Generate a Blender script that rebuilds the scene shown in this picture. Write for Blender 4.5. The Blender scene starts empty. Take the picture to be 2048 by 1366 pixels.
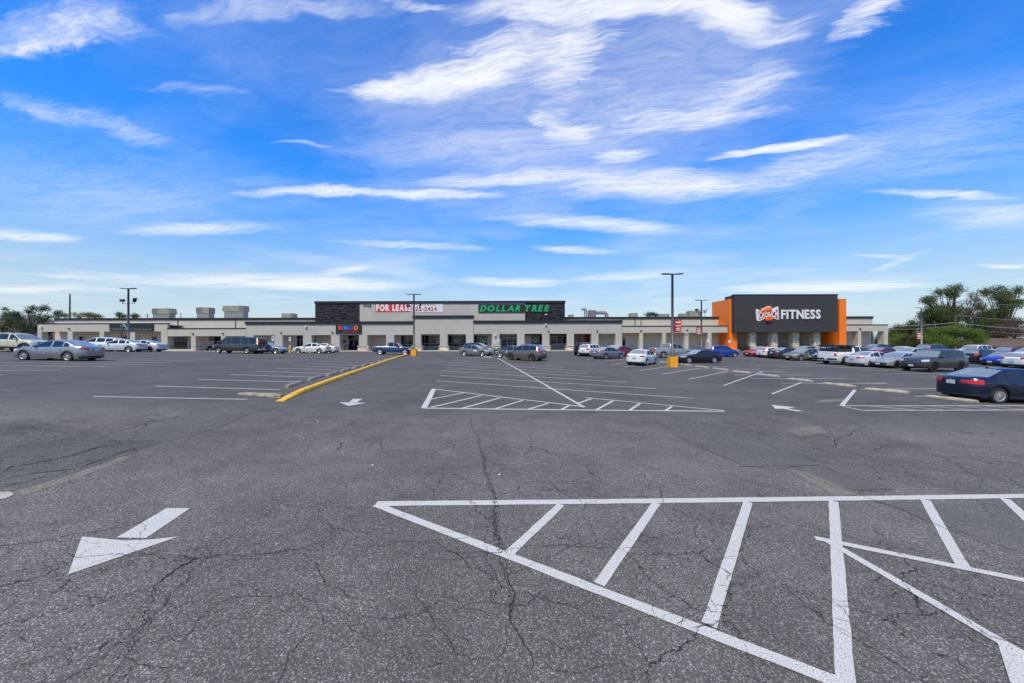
import bpy, math, random
import numpy as np
from mathutils import Vector, Matrix
random.seed(7)
rng = np.random.default_rng(11)
SC = bpy.context.scene
COL = SC.collection
R = math.radians

# ------------------------------------------------------------------ camera
F, HC, ROLL = 720.0, 2.4, 0.0024          # focal length in photo pixels (2048 wide), eye height, slight roll
cam = bpy.data.cameras.new('camera'); cam_o = bpy.data.objects.new('camera', cam); COL.objects.link(cam_o)
cam.sensor_width = 36.0; cam.lens = 36.0 * F / 2048; cam.clip_start = 0.1; cam.clip_end = 6000
cam_o.location = (0, 0, HC); cam_o.rotation_euler = (math.pi / 2, ROLL, 0)
SC.camera = cam_o
SC.view_settings.view_transform = 'Standard'; SC.view_settings.look = 'None'
SC.view_settings.exposure = 0.0; SC.view_settings.gamma = 1.0; SC.view_settings.use_curve_mapping = False
SC.cycles.max_bounces = 6; SC.cycles.transparent_max_bounces = 8

# ------------------------------------------------------------------ node helper
def nd(nt, typ, ins=None, **attrs):
    n = nt.nodes.new(typ)
    for k, v in attrs.items(): setattr(n, k, v)
    for k, v in (ins or {}).items():
        s = n.inputs[k]
        if isinstance(v, bpy.types.NodeSocket): nt.links.new(v, s)
        else: s.default_value = v
    return n
def mth(nt, op, a, b=0.0, c=0.0, clamp=False):
    return nd(nt, 'ShaderNodeMath', {0: a, 1: b, 2: c}, operation=op, use_clamp=clamp).outputs[0]
def smooth(nt, v, a, b, lo=0.0, hi=1.0):
    return nd(nt, 'ShaderNodeMapRange', {'Value': v, 'From Min': a, 'From Max': b, 'To Min': lo, 'To Max': hi}, interpolation_type='SMOOTHSTEP').outputs[0]
def mixc(nt, fac, a, b, blend='MIX'):
    n = nt.nodes.new('ShaderNodeMix'); n.data_type = 'RGBA'; n.blend_type = blend
    for i, v in ((0, fac), (6, a), (7, b)):
        if isinstance(v, bpy.types.NodeSocket): nt.links.new(v, n.inputs[i])
        else: n.inputs[i].default_value = v if i == 0 else (tuple(v) + (1,))[:4]
    return n.outputs[2]

# ------------------------------------------------------------------ sky and sun
SUN_EL, SUN_AZ = R(58), R(205)            # azimuth clockwise from +Y: behind the camera, a little left
def build_world():
    w = bpy.data.worlds.new('World'); SC.world = w; w.use_nodes = True
    w.cycles.sampling_method = 'MANUAL'; w.cycles.sample_map_resolution = 256
    nt = w.node_tree; nt.nodes.clear()
    sky = nd(nt, 'ShaderNodeTexSky', sky_type='NISHITA')
    sky.sun_disc = False; sky.sun_elevation = SUN_EL; sky.sun_rotation = SUN_AZ
    sky.altitude = 200; sky.air_density = 1.0; sky.dust_density = 0.6; sky.ozone_density = 2.0
    tc = nd(nt, 'ShaderNodeTexCoord')
    d = nd(nt, 'ShaderNodeVectorMath', {0: tc.outputs['Generated']}, operation='NORMALIZE').outputs[0]
    sp = nd(nt, 'ShaderNodeSeparateXYZ', {0: d})
    zc = mth(nt, 'MAXIMUM', sp.outputs[2], 0.03)
    # a flat cirrus layer: direction projected on a plane one unit above the eye
    P = nd(nt, 'ShaderNodeCombineXYZ', {0: mth(nt, 'DIVIDE', sp.outputs[0], zc), 1: mth(nt, 'DIVIDE', sp.outputs[1], zc), 2: 1.0}).outputs[0]
    def noise(vec, scale, detail=6.0, rough=0.6, dist=0.0, lac=2.0):
        return nd(nt, 'ShaderNodeTexNoise', {'Vector': vec, 'Scale': scale, 'Detail': detail, 'Roughness': rough, 'Distortion': dist, 'Lacunarity': lac})
    wv = noise(P, 1.6, 3.0, 0.62)
    wv = nd(nt, 'ShaderNodeVectorMath', {0: wv.outputs['Color'], 1: (0.5, 0.5, 0.5)}, operation='SUBTRACT').outputs[0]
    wv = nd(nt, 'ShaderNodeVectorMath', {0: wv, 1: (0.42, 0.30, 0.0)}, operation='MULTIPLY').outputs[0]
    W = nd(nt, 'ShaderNodeVectorMath', {0: P, 1: wv}, operation='ADD').outputs[0]
    Pr = nd(nt, 'ShaderNodeVectorRotate', {'Vector': W, 'Angle': 0.22}, rotation_type='Z_AXIS').outputs[0]
    Ps = nd(nt, 'ShaderNodeVectorMath', {0: Pr, 1: (0.55, 2.4, 1)}, operation='MULTIPLY').outputs[0]
    w2 = nd(nt, 'ShaderNodeVectorMath', {0: noise(Ps, 5.0, 4.0, 0.72).outputs['Color'], 1: (0.5, 0.5, 0.5)}, operation='SUBTRACT').outputs[0]
    W = nd(nt, 'ShaderNodeVectorMath', {0: W, 1: nd(nt, 'ShaderNodeVectorMath', {0: w2, 1: (0.40, 0.11, 0.0)}, operation='MULTIPLY').outputs[0]}, operation='ADD').outputs[0]
    acc = None
    # clouds of the layer: centre bearing, half sizes and tilt (converted below to ellipses lying in the layer)
    CL = [(70, 62, 260, 62, -6, 1.3), (40, 92, 170, 18, -3, 1.2), (560, 25, 260, 26, -3, .35), (820, 4, 110, 18, 0, .9),
          (880, 168, 260, 46, -6, 1.5), (1010, 120, 150, 66, -22, 1.5), (1150, 120, 70, 110, 18, 1.4), (760, 180, 90, 34, 0, .9), (1200, 20, 330, 46, 2, 1.5), (1420, 45, 190, 52, 4, 1.4),
          (1720, 20, 100, 55, -35, 1.4), (1470, 185, 130, 60, -20, 1.0), (1390, 238, 220, 30, -4, 1.3), (1130, 248, 62, 42, 25, 1.2),
          (1560, 300, 150, 13, -8, 1.3), (1240, 312, 75, 20, -5, 1.0), (1060, 355, 260, 24, -3, .95), (1310, 376, 270, 38, -2, 1.1),
          (1600, 345, 200, 42, -18, .55), (620, 385, 175, 13, 1, 1.2), (850, 389, 200, 13, 1, 1.2), (90, 222, 140, 28, 16, .40), (250, 262, 140, 24, 20, .28),
          (400, 180, 110, 22, 0, .28), (50, 470, 140, 14, 3, .95), (400, 457, 190, 18, -2, .8), (820, 490, 190, 9, 3, .9), (1190, 450, 220, 20, 4, 1.1),
          (1150, 500, 110, 10, 3, .8), (600, 566, 300, 20, 2, 1.5), (690, 541, 70, 10, -9, .9), (985, 564, 75, 11, 3, 1.0), (1060, 566, 90, 12, 0, 1.0),
          (1240, 553, 150, 13, -5, .7), (1640, 577, 260, 15, -1, 1.35), (60, 577, 130, 9, -2, .9), (130, 551, 90, 6, 3, .7), (1900, 390, 170, 12, 3, .75),
          (1980, 435, 190, 40, 0, .5), (1760, 514, 70, 5, 3, .8), (1790, 530, 70, 11, -22, .5), (2010, 535, 70, 7, 3, .8), (595, 293, 70, 7, -2, .4),
          (1000, 300, 400, 60, 0, .25), (300, 560, 220, 12, 6, .6), (1880, 300, 300, 120, -10, .22), (200, 400, 350, 100, 5, .18), (1250, 200, 500, 130, 0, .25)]
    for cx, cy, hw, hh, ang, den in CL:
        u, v = (cx - 1024) / F, max(0.09, (683 - cy) / F)
        J = np.array([[1 / v, -u / v ** 2], [0, -1 / v ** 2]]) / F * np.array([[1, -1], [1, -1]])
        a = R(ang); E = np.array([[math.cos(a) * hw, -math.sin(a) * hh], [math.sin(a) * hw, math.cos(a) * hh]])
        U, S, _ = np.linalg.svd(J @ E)
        iv = np.linalg.inv(U @ np.diag(S)); off = -iv @ np.array([u / v, 1 / v])      # rows of the affine map to the unit disc
        q = [nd(nt, 'ShaderNodeVectorMath', {0: W, 1: (iv[k, 0], iv[k, 1], off[k])}, operation='DOT_PRODUCT').outputs['Value'] for k in (0, 1)]
        r2 = mth(nt, 'MULTIPLY_ADD', q[0], q[0], mth(nt, 'MULTIPLY', q[1], q[1]))
        g = mth(nt, 'SUBTRACT', 1.0, r2, clamp=True); g = mth(nt, 'MULTIPLY', g, g)
        acc = mth(nt, 'MULTIPLY_ADD', g, den, acc if acc is not None else 0.0)
    # streaky fibres of the layer, the same everywhere in the sky
    st = noise(Ps, 1.7, 7.0, 0.68).outputs['Fac']
    st2 = noise(Ps, 11.0, 4.0, 0.75).outputs['Fac']
    st3 = noise(Ps, 34.0, 2.0, 0.6).outputs['Fac']
    fib = mth(nt, 'MULTIPLY_ADD', st, 0.55, mth(nt, 'MULTIPLY_ADD', st2, 0.30, mth(nt, 'MULTIPLY', st3, 0.15)))
    tex = smooth(nt, fib, 0.34, 0.66)
    gen = smooth(nt, noise(W, 0.55, 4.0, 0.58).outputs['Fac'], 0.42, 0.85, 0.03, 0.62)
    tx = mth(nt, 'MULTIPLY_ADD', mth(nt, 'POWER', tex, 1.4), 1.25, 0.22)
    dens = mth(nt, 'ADD', mth(nt, 'MULTIPLY', mth(nt, 'MULTIPLY', acc, 1.5), tx), mth(nt, 'MULTIPLY', gen, mth(nt, 'MULTIPLY_ADD', tex, 0.5, 0.5)))
    m = mth(nt, 'SUBTRACT', 1.0, mth(nt, 'POWER', 2.718, mth(nt, 'MULTIPLY', dens, -1.0)))
    m = mth(nt, 'MULTIPLY', m, smooth(nt, sp.outputs[2], 0.01, 0.09))
    hsv = nd(nt, 'ShaderNodeHueSaturation', {'Hue': 0.505, 'Saturation': 1.38, 'Value': 1.0, 'Color': sky.outputs[0]}).outputs[0]
    el = smooth(nt, sp.outputs[2], 0.0, 0.45)
    mul = mixc(nt, el, (0.95, 0.95, 0.95), (0.34, 1.36, 1.82))
    tint = mixc(nt, 1.0, hsv, mul, 'MULTIPLY')
    hz = smooth(nt, sp.outputs[2], -0.06, 0.36, 1.0, 0.0)          # pale air low in the sky, all the way round
    tint = mixc(nt, mth(nt, 'MULTIPLY', hz, 0.92), tint, (3.75, 4.6, 5.35))
    col = mixc(nt, m, tint, (6.6, 6.7, 6.9))
    bg = nd(nt, 'ShaderNodeBackground', {'Color': col, 'Strength': 0.15})
    out = nd(nt, 'ShaderNodeOutputWorld', {'Surface': bg.outputs[0]})
build_world()
sun = bpy.data.lights.new('sun', 'SUN'); sun.energy = 4.2; sun.angle = R(12); sun.color = (1.0, 0.80, 0.42)
sun_o = bpy.data.objects.new('sun', sun); COL.objects.link(sun_o)
sdir = Vector((math.sin(SUN_AZ) * math.cos(SUN_EL), math.cos(SUN_AZ) * math.cos(SUN_EL), math.sin(SUN_EL)))
sun_o.rotation_euler = (-sdir).to_track_quat('-Z', 'Y').to_euler(); sun_o.location = sdir * 100
SC.view_settings.exposure = 0.0

# ------------------------------------------------------------------ terrain function and survey helpers
D = 67.9                                   # distance of the arcade front
BZ = HC - 1.79                             # level of the ground along the building
GC = [2.4924, 1.3086, -0.9627, -0.7865, -0.2655, 0.5692, 0.5949, -0.5736, -0.1754, 0.051]
def gz(X, Y):
    x = min(60.0, max(-55.0, X)) / 50; y = min(68.0, max(0.0, Y)) / 50
    h = GC[0] + GC[1]*x + GC[2]*y + GC[3]*x*x + GC[4]*x*y + GC[5]*y*y + GC[6]*x*x*y + GC[7]*x*y*y + GC[8]*y**3 + GC[9]*x**3
    t = min(1.0, max(0.0, (Y - 58) / 8)); t = t * t * (3 - 2 * t)
    return (HC - h) * (1 - t) + BZ * t
def ray(px, py):
    xr, yr = px - 1024, py - 683
    return (xr - ROLL * yr) / F, (yr + ROLL * xr) / F
def gp(px, py, off=0.0):                   # point of the ground surface seen at a survey mark
    u, v = ray(px, py); t = HC / max(v, 1e-3)
    for _ in range(60):
        t = 0.5 * t + 0.5 * (HC - gz(u * t, t)) / max(v, 1e-3)
        t = min(t, 120)
    return Vector((u * t, t, gz(u * t, t) + off))
def at(px, py, Y):                         # point at a known distance
    u, v = ray(px, py); return Vector((u * Y, Y, HC - v * Y))

# ------------------------------------------------------------------ mesh helpers
class MB:
    def __init__(s): s.v = []; s.f = []; s.m = []
    def face(s, pts, m=0):
        i = len(s.v); s.v += [tuple(p) for p in pts]; s.f.append(tuple(range(i, i + len(pts)))); s.m.append(m); return s
    def box(s, x0, x1, y0, y1, z0, z1, m=0):
        i = len(s.v); s.v += [(x, y, z) for z in (z0, z1) for y in (y0, y1) for x in (x0, x1)]
        for q in ((0, 2, 3, 1), (4, 5, 7, 6), (0, 1, 5, 4), (2, 6, 7, 3), (0, 4, 6, 2), (1, 3, 7, 5)):
            s.f.append(tuple(i + k for k in q)); s.m.append(m)
        return s
    def grid(s, P, m=0, closed=False):     # P[i][j] points
        i0 = len(s.v); n = len(P); k = len(P[0])
        for row in P: s.v += [tuple(p) for p in row]
        for a in range(n - 1):
            for b in range(k if closed else k - 1):
                c = (b + 1) % k
                s.f.append((i0 + a*k + b, i0 + a*k + c, i0 + (a+1)*k + c, i0 + (a+1)*k + b)); s.m.append(m)
        return s
    def tube(s, pts, rad, n=6, m=0, cap=True):
        pts = [Vector(p) for p in pts]
        if not hasattr(rad, '__len__'): rad = [rad] * len(pts)
        rings = []
        for i, p in enumerate(pts):
            d = (pts[min(i + 1, len(pts) - 1)] - pts[max(i - 1, 0)])
            d = d.normalized() if d.length > 1e-9 else Vector((0, 0, 1))
            a = d.cross(Vector((0, 0, 1)) if abs(d.z) < .9 else Vector((1, 0, 0))).normalized(); b = d.cross(a)
            rings.append([p + (a * math.cos(2*math.pi*k/n) + b * math.sin(2*math.pi*k/n)) * rad[i] for k in range(n)])
        i0 = len(s.v); s.grid(rings, m, True)
        if cap:
            s.f.append(tuple(range(i0, i0 + n))); s.m.append(m)
            e = i0 + (len(pts) - 1) * n; s.f.append(tuple(reversed(range(e, e + n)))); s.m.append(m)
        return s
    def lathe(s, prof, n=20, axis='z', c=(0, 0, 0), m=0):   # prof: (radius, height)
        rows = []
        for r, h in prof:
            row = []
            for k in range(n):
                a = 2*math.pi*k/n; ca, sa = r*math.cos(a), r*math.sin(a)
                row.append((c[0]+ca, c[1]+sa, c[2]+h) if axis == 'z' else (c[0]+ca, c[1]+h, c[2]+sa))
            rows.append(row)
        return s.grid(rows, m, True)
    def mesh(s, name, mats, smooth=False, org=(0, 0, 0)):
        me = bpy.data.meshes.new(name)
        vv = [(a - org[0], b - org[1], c - org[2]) for a, b, c in s.v]
        me.from_pydata(vv, [], s.f)
        for mt in (mats if isinstance(mats, (list, tuple)) else [mats]): me.materials.append(mt)
        if any(s.m): me.polygons.foreach_set('material_index', s.m)
        if smooth: me.polygons.foreach_set('use_smooth', [True] * len(me.polygons))
        me.update(); return me
    def build(s, name, mats, parent=None, smooth=False, org=None):
        if org is None: org = tuple(parent.location) if parent is not None and parent.get('_abs') else (0, 0, 0)
        o = bpy.data.objects.new(name, s.mesh(name, mats, smooth, org)); COL.objects.link(o)
        if parent is not None: o.parent = parent
        return o
def link(name, me, parent=None, loc=(0, 0, 0), rot=(0, 0, 0), scale=(1, 1, 1)):
    o = bpy.data.objects.new(name, me); COL.objects.link(o); o.location = loc; o.rotation_euler = rot; o.scale = scale
    if parent is not None: o.parent = parent
    return o
def tag(o, label=None, cat=None, group=None, kind=None):
    for k, v in (('label', label), ('category', cat), ('group', group), ('kind', kind)):
        if v: o[k] = v
    return o
def empty(name, loc, label=None, cat=None, group=None, rz=0.0, absolute=False):
    o = bpy.data.objects.new(name, None); COL.objects.link(o); o.location = loc; o.rotation_euler = (0, 0, rz)
    o.empty_display_size = 0.2
    if absolute: o['_abs'] = 1
    return tag(o, label, cat, group)

# ------------------------------------------------------------------ materials
MATS = {}
def pm(name, col, rough=0.6, metal=0.0, spec=0.5, coat=0.0, var=0.0, vscale=3.0, bump=0.0, bscale=40.0, emit=None, island=0.0):
    if name in MATS: return MATS[name]
    m = bpy.data.materials.new(name); m.use_nodes = True; nt = m.node_tree
    b = nt.nodes['Principled BSDF']
    b.inputs['Roughness'].default_value = rough; b.inputs['Metallic'].default_value = metal
    b.inputs['Specular IOR Level'].default_value = spec; b.inputs['Coat Weight'].default_value = coat; b.inputs['Coat Roughness'].default_value = 0.04
    c = tuple(col) + (1,)
    b.inputs['Base Color'].default_value = c
    tc = nd(nt, 'ShaderNodeTexCoord')
    cur = None
    if var > 0:
        n = nd(nt, 'ShaderNodeTexNoise', {'Vector': tc.outputs['Object'], 'Scale': vscale, 'Detail': 6.0, 'Roughness': 0.6})
        f = smooth(nt, n.outputs['Fac'], 0.25, 0.75, 1 - var, 1 + var)
        cur = mixc(nt, 1.0, c[:3], nd(nt, 'ShaderNodeCombineXYZ', {0: f, 1: f, 2: f}).outputs[0], 'MULTIPLY')
    if island > 0:
        g = nd(nt, 'ShaderNodeNewGeometry')
        f = smooth(nt, g.outputs['Random Per Island'], 0.0, 1.0, 1 - island, 1 + island)
        cur = mixc(nt, 1.0, cur if cur is not None else c[:3], nd(nt, 'ShaderNodeCombineXYZ', {0: f, 1: f, 2: f}).outputs[0], 'MULTIPLY')
    if cur is not None: nt.links.new(cur, b.inputs['Base Color'])
    if bump > 0:
        n = nd(nt, 'ShaderNodeTexNoise', {'Vector': tc.outputs['Object'], 'Scale': bscale, 'Detail': 4.0})
        bp = nd(nt, 'ShaderNodeBump', {'Height': n.outputs['Fac'], 'Strength': bump, 'Distance': 0.01})
        nt.links.new(bp.outputs[0], b.inputs['Normal'])
    if emit:
        b.inputs['Emission Color'].default_value = tuple(emit[:3]) + (1,); b.inputs['Emission Strength'].default_value = emit[3]
    MATS[name] = m; return m

def crack_nodes(nt, vec):
    """network of pavement cracks, shared by the asphalt and the paint on it"""
    wn = nd(nt, 'ShaderNodeTexNoise', {'Vector': vec, 'Scale': 1.7, 'Detail': 5.0, 'Roughness': 0.65})
    w = nd(nt, 'ShaderNodeVectorMath', {0: wn.outputs['Color'], 1: (.5, .5, .5)}, operation='SUBTRACT').outputs[0]
    w = nd(nt, 'ShaderNodeVectorMath', {0: w, 1: (.55, .55, 0)}, operation='MULTIPLY').outputs[0]
    wv = nd(nt, 'ShaderNodeVectorMath', {0: vec, 1: w}, operation='ADD').outputs[0]
    msk = nd(nt, 'ShaderNodeTexNoise', {'Vector': vec, 'Scale': 0.23, 'Detail': 3.0}).outputs['Fac']
    out = None
    for sc, wd, lo, hi in ((0.85, 0.0045, 0.38, 0.52), (2.4, 0.008, 0.48, 0.60)):
        v = nd(nt, 'ShaderNodeTexVoronoi', {'Vector': wv, 'Scale': sc}, feature='DISTANCE_TO_EDGE').outputs['Distance']
        c = mth(nt, 'MULTIPLY', smooth(nt, v, wd * .35, wd, 1, 0), smooth(nt, msk, lo, hi))
        out = c if out is None else mth(nt, 'MAXIMUM', out, c)
    return out

def asphalt_material(name, lo, hi, agg, sealed_from=None, extra_crack=False, warm=0.0):
    m = bpy.data.materials.new(name); m.use_nodes = True; nt = m.node_tree; b = nt.nodes['Principled BSDF']
    vec = nd(nt, 'ShaderNodeTexCoord').outputs['Object']
    sp = nd(nt, 'ShaderNodeSeparateXYZ', {0: vec})
    v2 = nd(nt, 'ShaderNodeCombineXYZ', {0: sp.outputs[0], 1: sp.outputs[1], 2: 0.0}).outputs[0]
    n1 = nd(nt, 'ShaderNodeTexNoise', {'Vector': v2, 'Scale': 0.16, 'Detail': 6.0, 'Roughness': 0.6}).outputs['Fac']
    n2 = nd(nt, 'ShaderNodeTexNoise', {'Vector': v2, 'Scale': 1.1, 'Detail': 7.0, 'Roughness': 0.65}).outputs['Fac']
    nn = mth(nt, 'MULTIPLY_ADD', n2, 0.45, mth(nt, 'MULTIPLY', n1, 0.55))
    f = smooth(nt, nn, 0.33, 0.66)
    base = mixc(nt, f, lo, hi)
    seal = None
    if sealed_from:                                  # the newer seal coat over the stalls
        e = mth(nt, 'MULTIPLY_ADD', n1, 5.0, sp.outputs[1])
        seal = smooth(nt, e, sealed_from + 1.0, sealed_from + 4.5)
        base = mixc(nt, seal, base, mixc(nt, f, (0.072, 0.071, 0.074), (0.122, 0.120, 0.122)))
    vo = nd(nt, 'ShaderNodeTexVoronoi', {'Vector': vec, 'Scale': 112.0}, feature='F1')
    rnd = nd(nt, 'ShaderNodeSeparateColor', {0: vo.outputs['Color']}).outputs[0]
    grain = mth(nt, 'MULTIPLY_ADD', mth(nt, 'POWER', rnd, 7.0), agg * 3.5, 1 - agg * 0.44)
    fine = nd(nt, 'ShaderNodeTexNoise', {'Vector': vec, 'Scale': 42.0, 'Detail': 3.0, 'Roughness': 0.7}).outputs['Fac']
    grain = mth(nt, 'MULTIPLY', grain, smooth(nt, fine, 0.2, 0.8, 0.62, 1.4))
    if seal is not None:
        grain = nd(nt, 'ShaderNodeMix', {0: mth(nt, 'MULTIPLY', seal, 0.6), 2: grain, 3: 1.0}).outputs[0]
    col = mixc(nt, 1.0, base, nd(nt, 'ShaderNodeCombineXYZ', {0: grain, 1: grain, 2: grain}).outputs[0], 'MULTIPLY')
    # scattered brownish stones and sandy dust
    br = smooth(nt, nd(nt, 'ShaderNodeSeparateColor', {0: vo.outputs['Color']}).outputs[1], 0.93, 0.96)
    col = mixc(nt, mth(nt, 'MULTIPLY', br, 0.45), col, (0.23, 0.16, 0.09))
    dust = nd(nt, 'ShaderNodeTexNoise', {'Vector': v2, 'Scale': 0.35, 'Detail': 8.0, 'Roughness': 0.7}).outputs['Fac']
    col = mixc(nt, smooth(nt, dust, 0.58, 0.78, 0.0, 0.28 + warm), col, (0.20, 0.185, 0.165))
    oil = nd(nt, 'ShaderNodeTexNoise', {'Vector': v2, 'Scale': 0.75, 'Detail': 4.0, 'Roughness': 0.55, 'Distortion': 0.6}).outputs['Fac']
    col = mixc(nt, smooth(nt, oil, 0.60, 0.74, 0.0, 0.34), col, (0.045, 0.044, 0.044))
    cr = crack_nodes(nt, v2)
    if seal is not None: cr = mth(nt, 'MULTIPLY', cr, mth(nt, 'SUBTRACT', 1.0, mth(nt, 'MULTIPLY', seal, 0.93)))
    col = mixc(nt, mth(nt, 'MULTIPLY', cr, 0.85), col, (0.014, 0.014, 0.015))
    nt.links.new(col, b.inputs['Base Color'])
    b.inputs['Roughness'].default_value = 0.85; b.inputs['Specular IOR Level'].default_value = 0.22
    h = mth(nt, 'MULTIPLY_ADD', cr, -1.6, mth(nt, 'SUBTRACT', 1.0, vo.outputs['Distance']))
    bp = nd(nt, 'ShaderNodeBump', {'Height': h, 'Strength': 0.75 * min(1, agg + .2), 'Distance': 0.008})
    nt.links.new(bp.outputs[0], b.inputs['Normal'])
    MATS[name] = m; return m

def paint_material(name, col, wear=0.5):
    m = bpy.data.materials.new(name); m.use_nodes = True; nt = m.node_tree; b = nt.nodes['Principled BSDF']
    geo = nd(nt, 'ShaderNodeNewGeometry').outputs['Position']
    sp = nd(nt, 'ShaderNodeSeparateXYZ', {0: geo})
    v2 = nd(nt, 'ShaderNodeCombineXYZ', {0: sp.outputs[0], 1: sp.outputs[1], 2: 0.0}).outputs[0]
    vo = nd(nt, 'ShaderNodeTexVoronoi', {'Vector': v2, 'Scale': 112.0}, feature='F1')
    big = nd(nt, 'ShaderNodeTexNoise', {'Vector': v2, 'Scale': 5.0, 'Detail': 5.0, 'Roughness': 0.7}).outputs['Fac']
    sc2 = nd(nt, 'ShaderNodeTexNoise', {'Vector': v2, 'Scale': 75.0, 'Detail': 2.0, 'Roughness': 0.7}).outputs['Fac']
    spk = mth(nt, 'MULTIPLY', smooth(nt, sc2, 0.52, 0.62), smooth(nt, big, 0.32, 0.62, 0.12, 1.0))
    cr = crack_nodes(nt, v2)
    w = mth(nt, 'MAXIMUM', mth(nt, 'MULTIPLY', spk, wear), mth(nt, 'MULTIPLY', cr, 0.8), clamp=True)
    tone = smooth(nt, big, 0.3, 0.75, 0.86, 1.06)
    c = mixc(nt, 1.0, col, nd(nt, 'ShaderNodeCombineXYZ', {0: tone, 1: tone, 2: tone}).outputs[0], 'MULTIPLY')
    nt.links.new(mixc(nt, w, c, (0.09, 0.09, 0.095)), b.inputs['Base Color'])
    b.inputs['Roughness'].default_value = 0.7; b.inputs['Specular IOR Level'].default_value = 0.3
    bp = nd(nt, 'ShaderNodeBump', {'Height': mth(nt, 'MULTIPLY_ADD', cr, -2.0, mth(nt, 'SUBTRACT', 1.0, vo.outputs['Distance'])), 'Strength': 0.3, 'Distance': 0.006})
    nt.links.new(bp.outputs[0], b.inputs['Normal'])
    MATS[name] = m; return m

M_ASPH = asphalt_material('asphalt', (0.098, 0.095, 0.094), (0.170, 0.163, 0.159), 0.62, sealed_from=11.0)
M_PATCH = asphalt_material('asphalt_patch', (0.098, 0.097, 0.097), (0.135, 0.132, 0.130), 0.32)
M_OLD = asphalt_material('asphalt_old', (0.075, 0.074, 0.074), (0.132, 0.129, 0.127), 0.55, warm=.1)
M_SAND = asphalt_material('asphalt_sandy', (0.15, 0.14, 0.125), (0.21, 0.195, 0.17), 0.45, warm=.3)
M_WHITE = paint_material('line_paint', (0.59, 0.59, 0.58), 0.9)
M_WHITE2 = paint_material('old_line_paint', (0.60, 0.60, 0.60), 0.7)
M_YEL = pm('kerb_yellow', (0.76, 0.41, 0.025), 0.65, var=.28, vscale=4, bump=.4, bscale=60)
M_CRACK = pm('crack_dark', (0.016, 0.016, 0.017), 0.9)
M_CONC = pm('concrete', (0.36, 0.34, 0.30), 0.85, var=.2, vscale=2.0, bump=.35, bscale=50)
M_STOP = pm('wheel_stop_concrete', (0.44, 0.39, 0.30), 0.85, var=.3, vscale=5.0, bump=.5, bscale=40)
M_STOP2 = pm('weathered_stop', (0.30, 0.275, 0.22), 0.9, var=.45, vscale=6.0, bump=.6, bscale=40)
M_GRASS = pm('grass_ground', (0.07, 0.085, 0.035), 0.9, var=.35, vscale=.4, bump=.5, bscale=8)

# ------------------------------------------------------------------ ground
def build_ground():
    xs = np.arange(-150, 151, 1.5); ys = np.concatenate([np.arange(-25, 0, 2.5), np.arange(0, 76, 1.0)])
    m = MB(); m.grid([[(x, y, gz(x, y)) for x in xs] for y in ys])
    for i, fc in enumerate(m.f): m.f[i] = tuple(fc)
    lot = m.build('parking_lot', M_ASPH, smooth=True)
    tag(lot, 'wide grey asphalt parking lot with painted stalls', kind='structure'); lot['_abs'] = 1
    m = MB()
    ring = [(-3000, -3000), (3000, -3000), (3000, 3000), (-3000, 3000)]
    inner = [(-150, -25), (150, -25), (150, 75), (-150, 75)]
    for i in range(4):
        j = (i + 1) % 4
        m.face([(ring[i][0], ring[i][1], -1.2), (ring[j][0], ring[j][1], -1.2), (ring[j][0]*.14, ring[j][1]*.14, -.4), (ring[i][0]*.14, ring[i][1]*.14, -.4)])
    m.face([(-420, -420, -.4), (420, -420, -.4), (420, -25, -.4), (-420, -25, -.4)])
    m.face([(-420, 75, .2), (420, 75, .2), (420, 420, -.4), (-420, 420, -.4)])
    m.face([(-420, -25, -.4), (-150, -25, -.4), (-150, 75, .2), (-420, 75, .2)])
    m.face([(150, -25, -.4), (420, -25, -.4), (420, 75, .2), (150, 75, .2)])
    tag(m.build('ground', M_GRASS), 'flat grassy ground around the lot', kind='structure')
    return lot
LOT = build_ground()

def line_strip(a, b, w, off=0.006):
    a = Vector((a[0], a[1], 0)); b = Vector((b[0], b[1], 0)); d = b - a; n = max(1, int(d.length / (0.16 if min(a.y, b.y) < 9 else 0.8))); d.normalize()
    s = Vector((-d.y, d.x, 0)) * (w / 2); L = (b - a).length
    rows = []
    for i in range(n + 1):
        p = a + d * (L * i / n)
        rows.append([(q.x, q.y, gz(q.x, q.y) + off) for q in (p - s * random.uniform(.94, 1.06), p + s * random.uniform(.94, 1.06))])
    return rows
def poly_sheet(px, off=0.006):
    return [tuple(gp(x, y, off)) for x, y in px]
def paint(rows_or_pts, name='painted_line', mat=None, grid=True, label=None):
    m = MB()
    if grid: m.grid([list(reversed(r)) for r in rows_or_pts])
    else: m.face(rows_or_pts)
    o = m.build(name, mat or M_WHITE, LOT, org=(0, 0, 0))
    if label: o['label'] = label
    # keep normals up
    if o.data.polygons and o.data.polygons[0].normal.z < 0: o.data.flip_normals()
    return o
LIFT = [0.006]
def pline(x0, y0, x1, y1, w=0.11, mat=None, ext=0.0):
    LIFT[0] = 0.006 + (LIFT[0] - 0.006 + 0.0007) % 0.0035
    a, b = gp(x0, y0), gp(x1, y1)
    return paint(line_strip(a, b, w, LIFT[0]), mat=mat)

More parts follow.
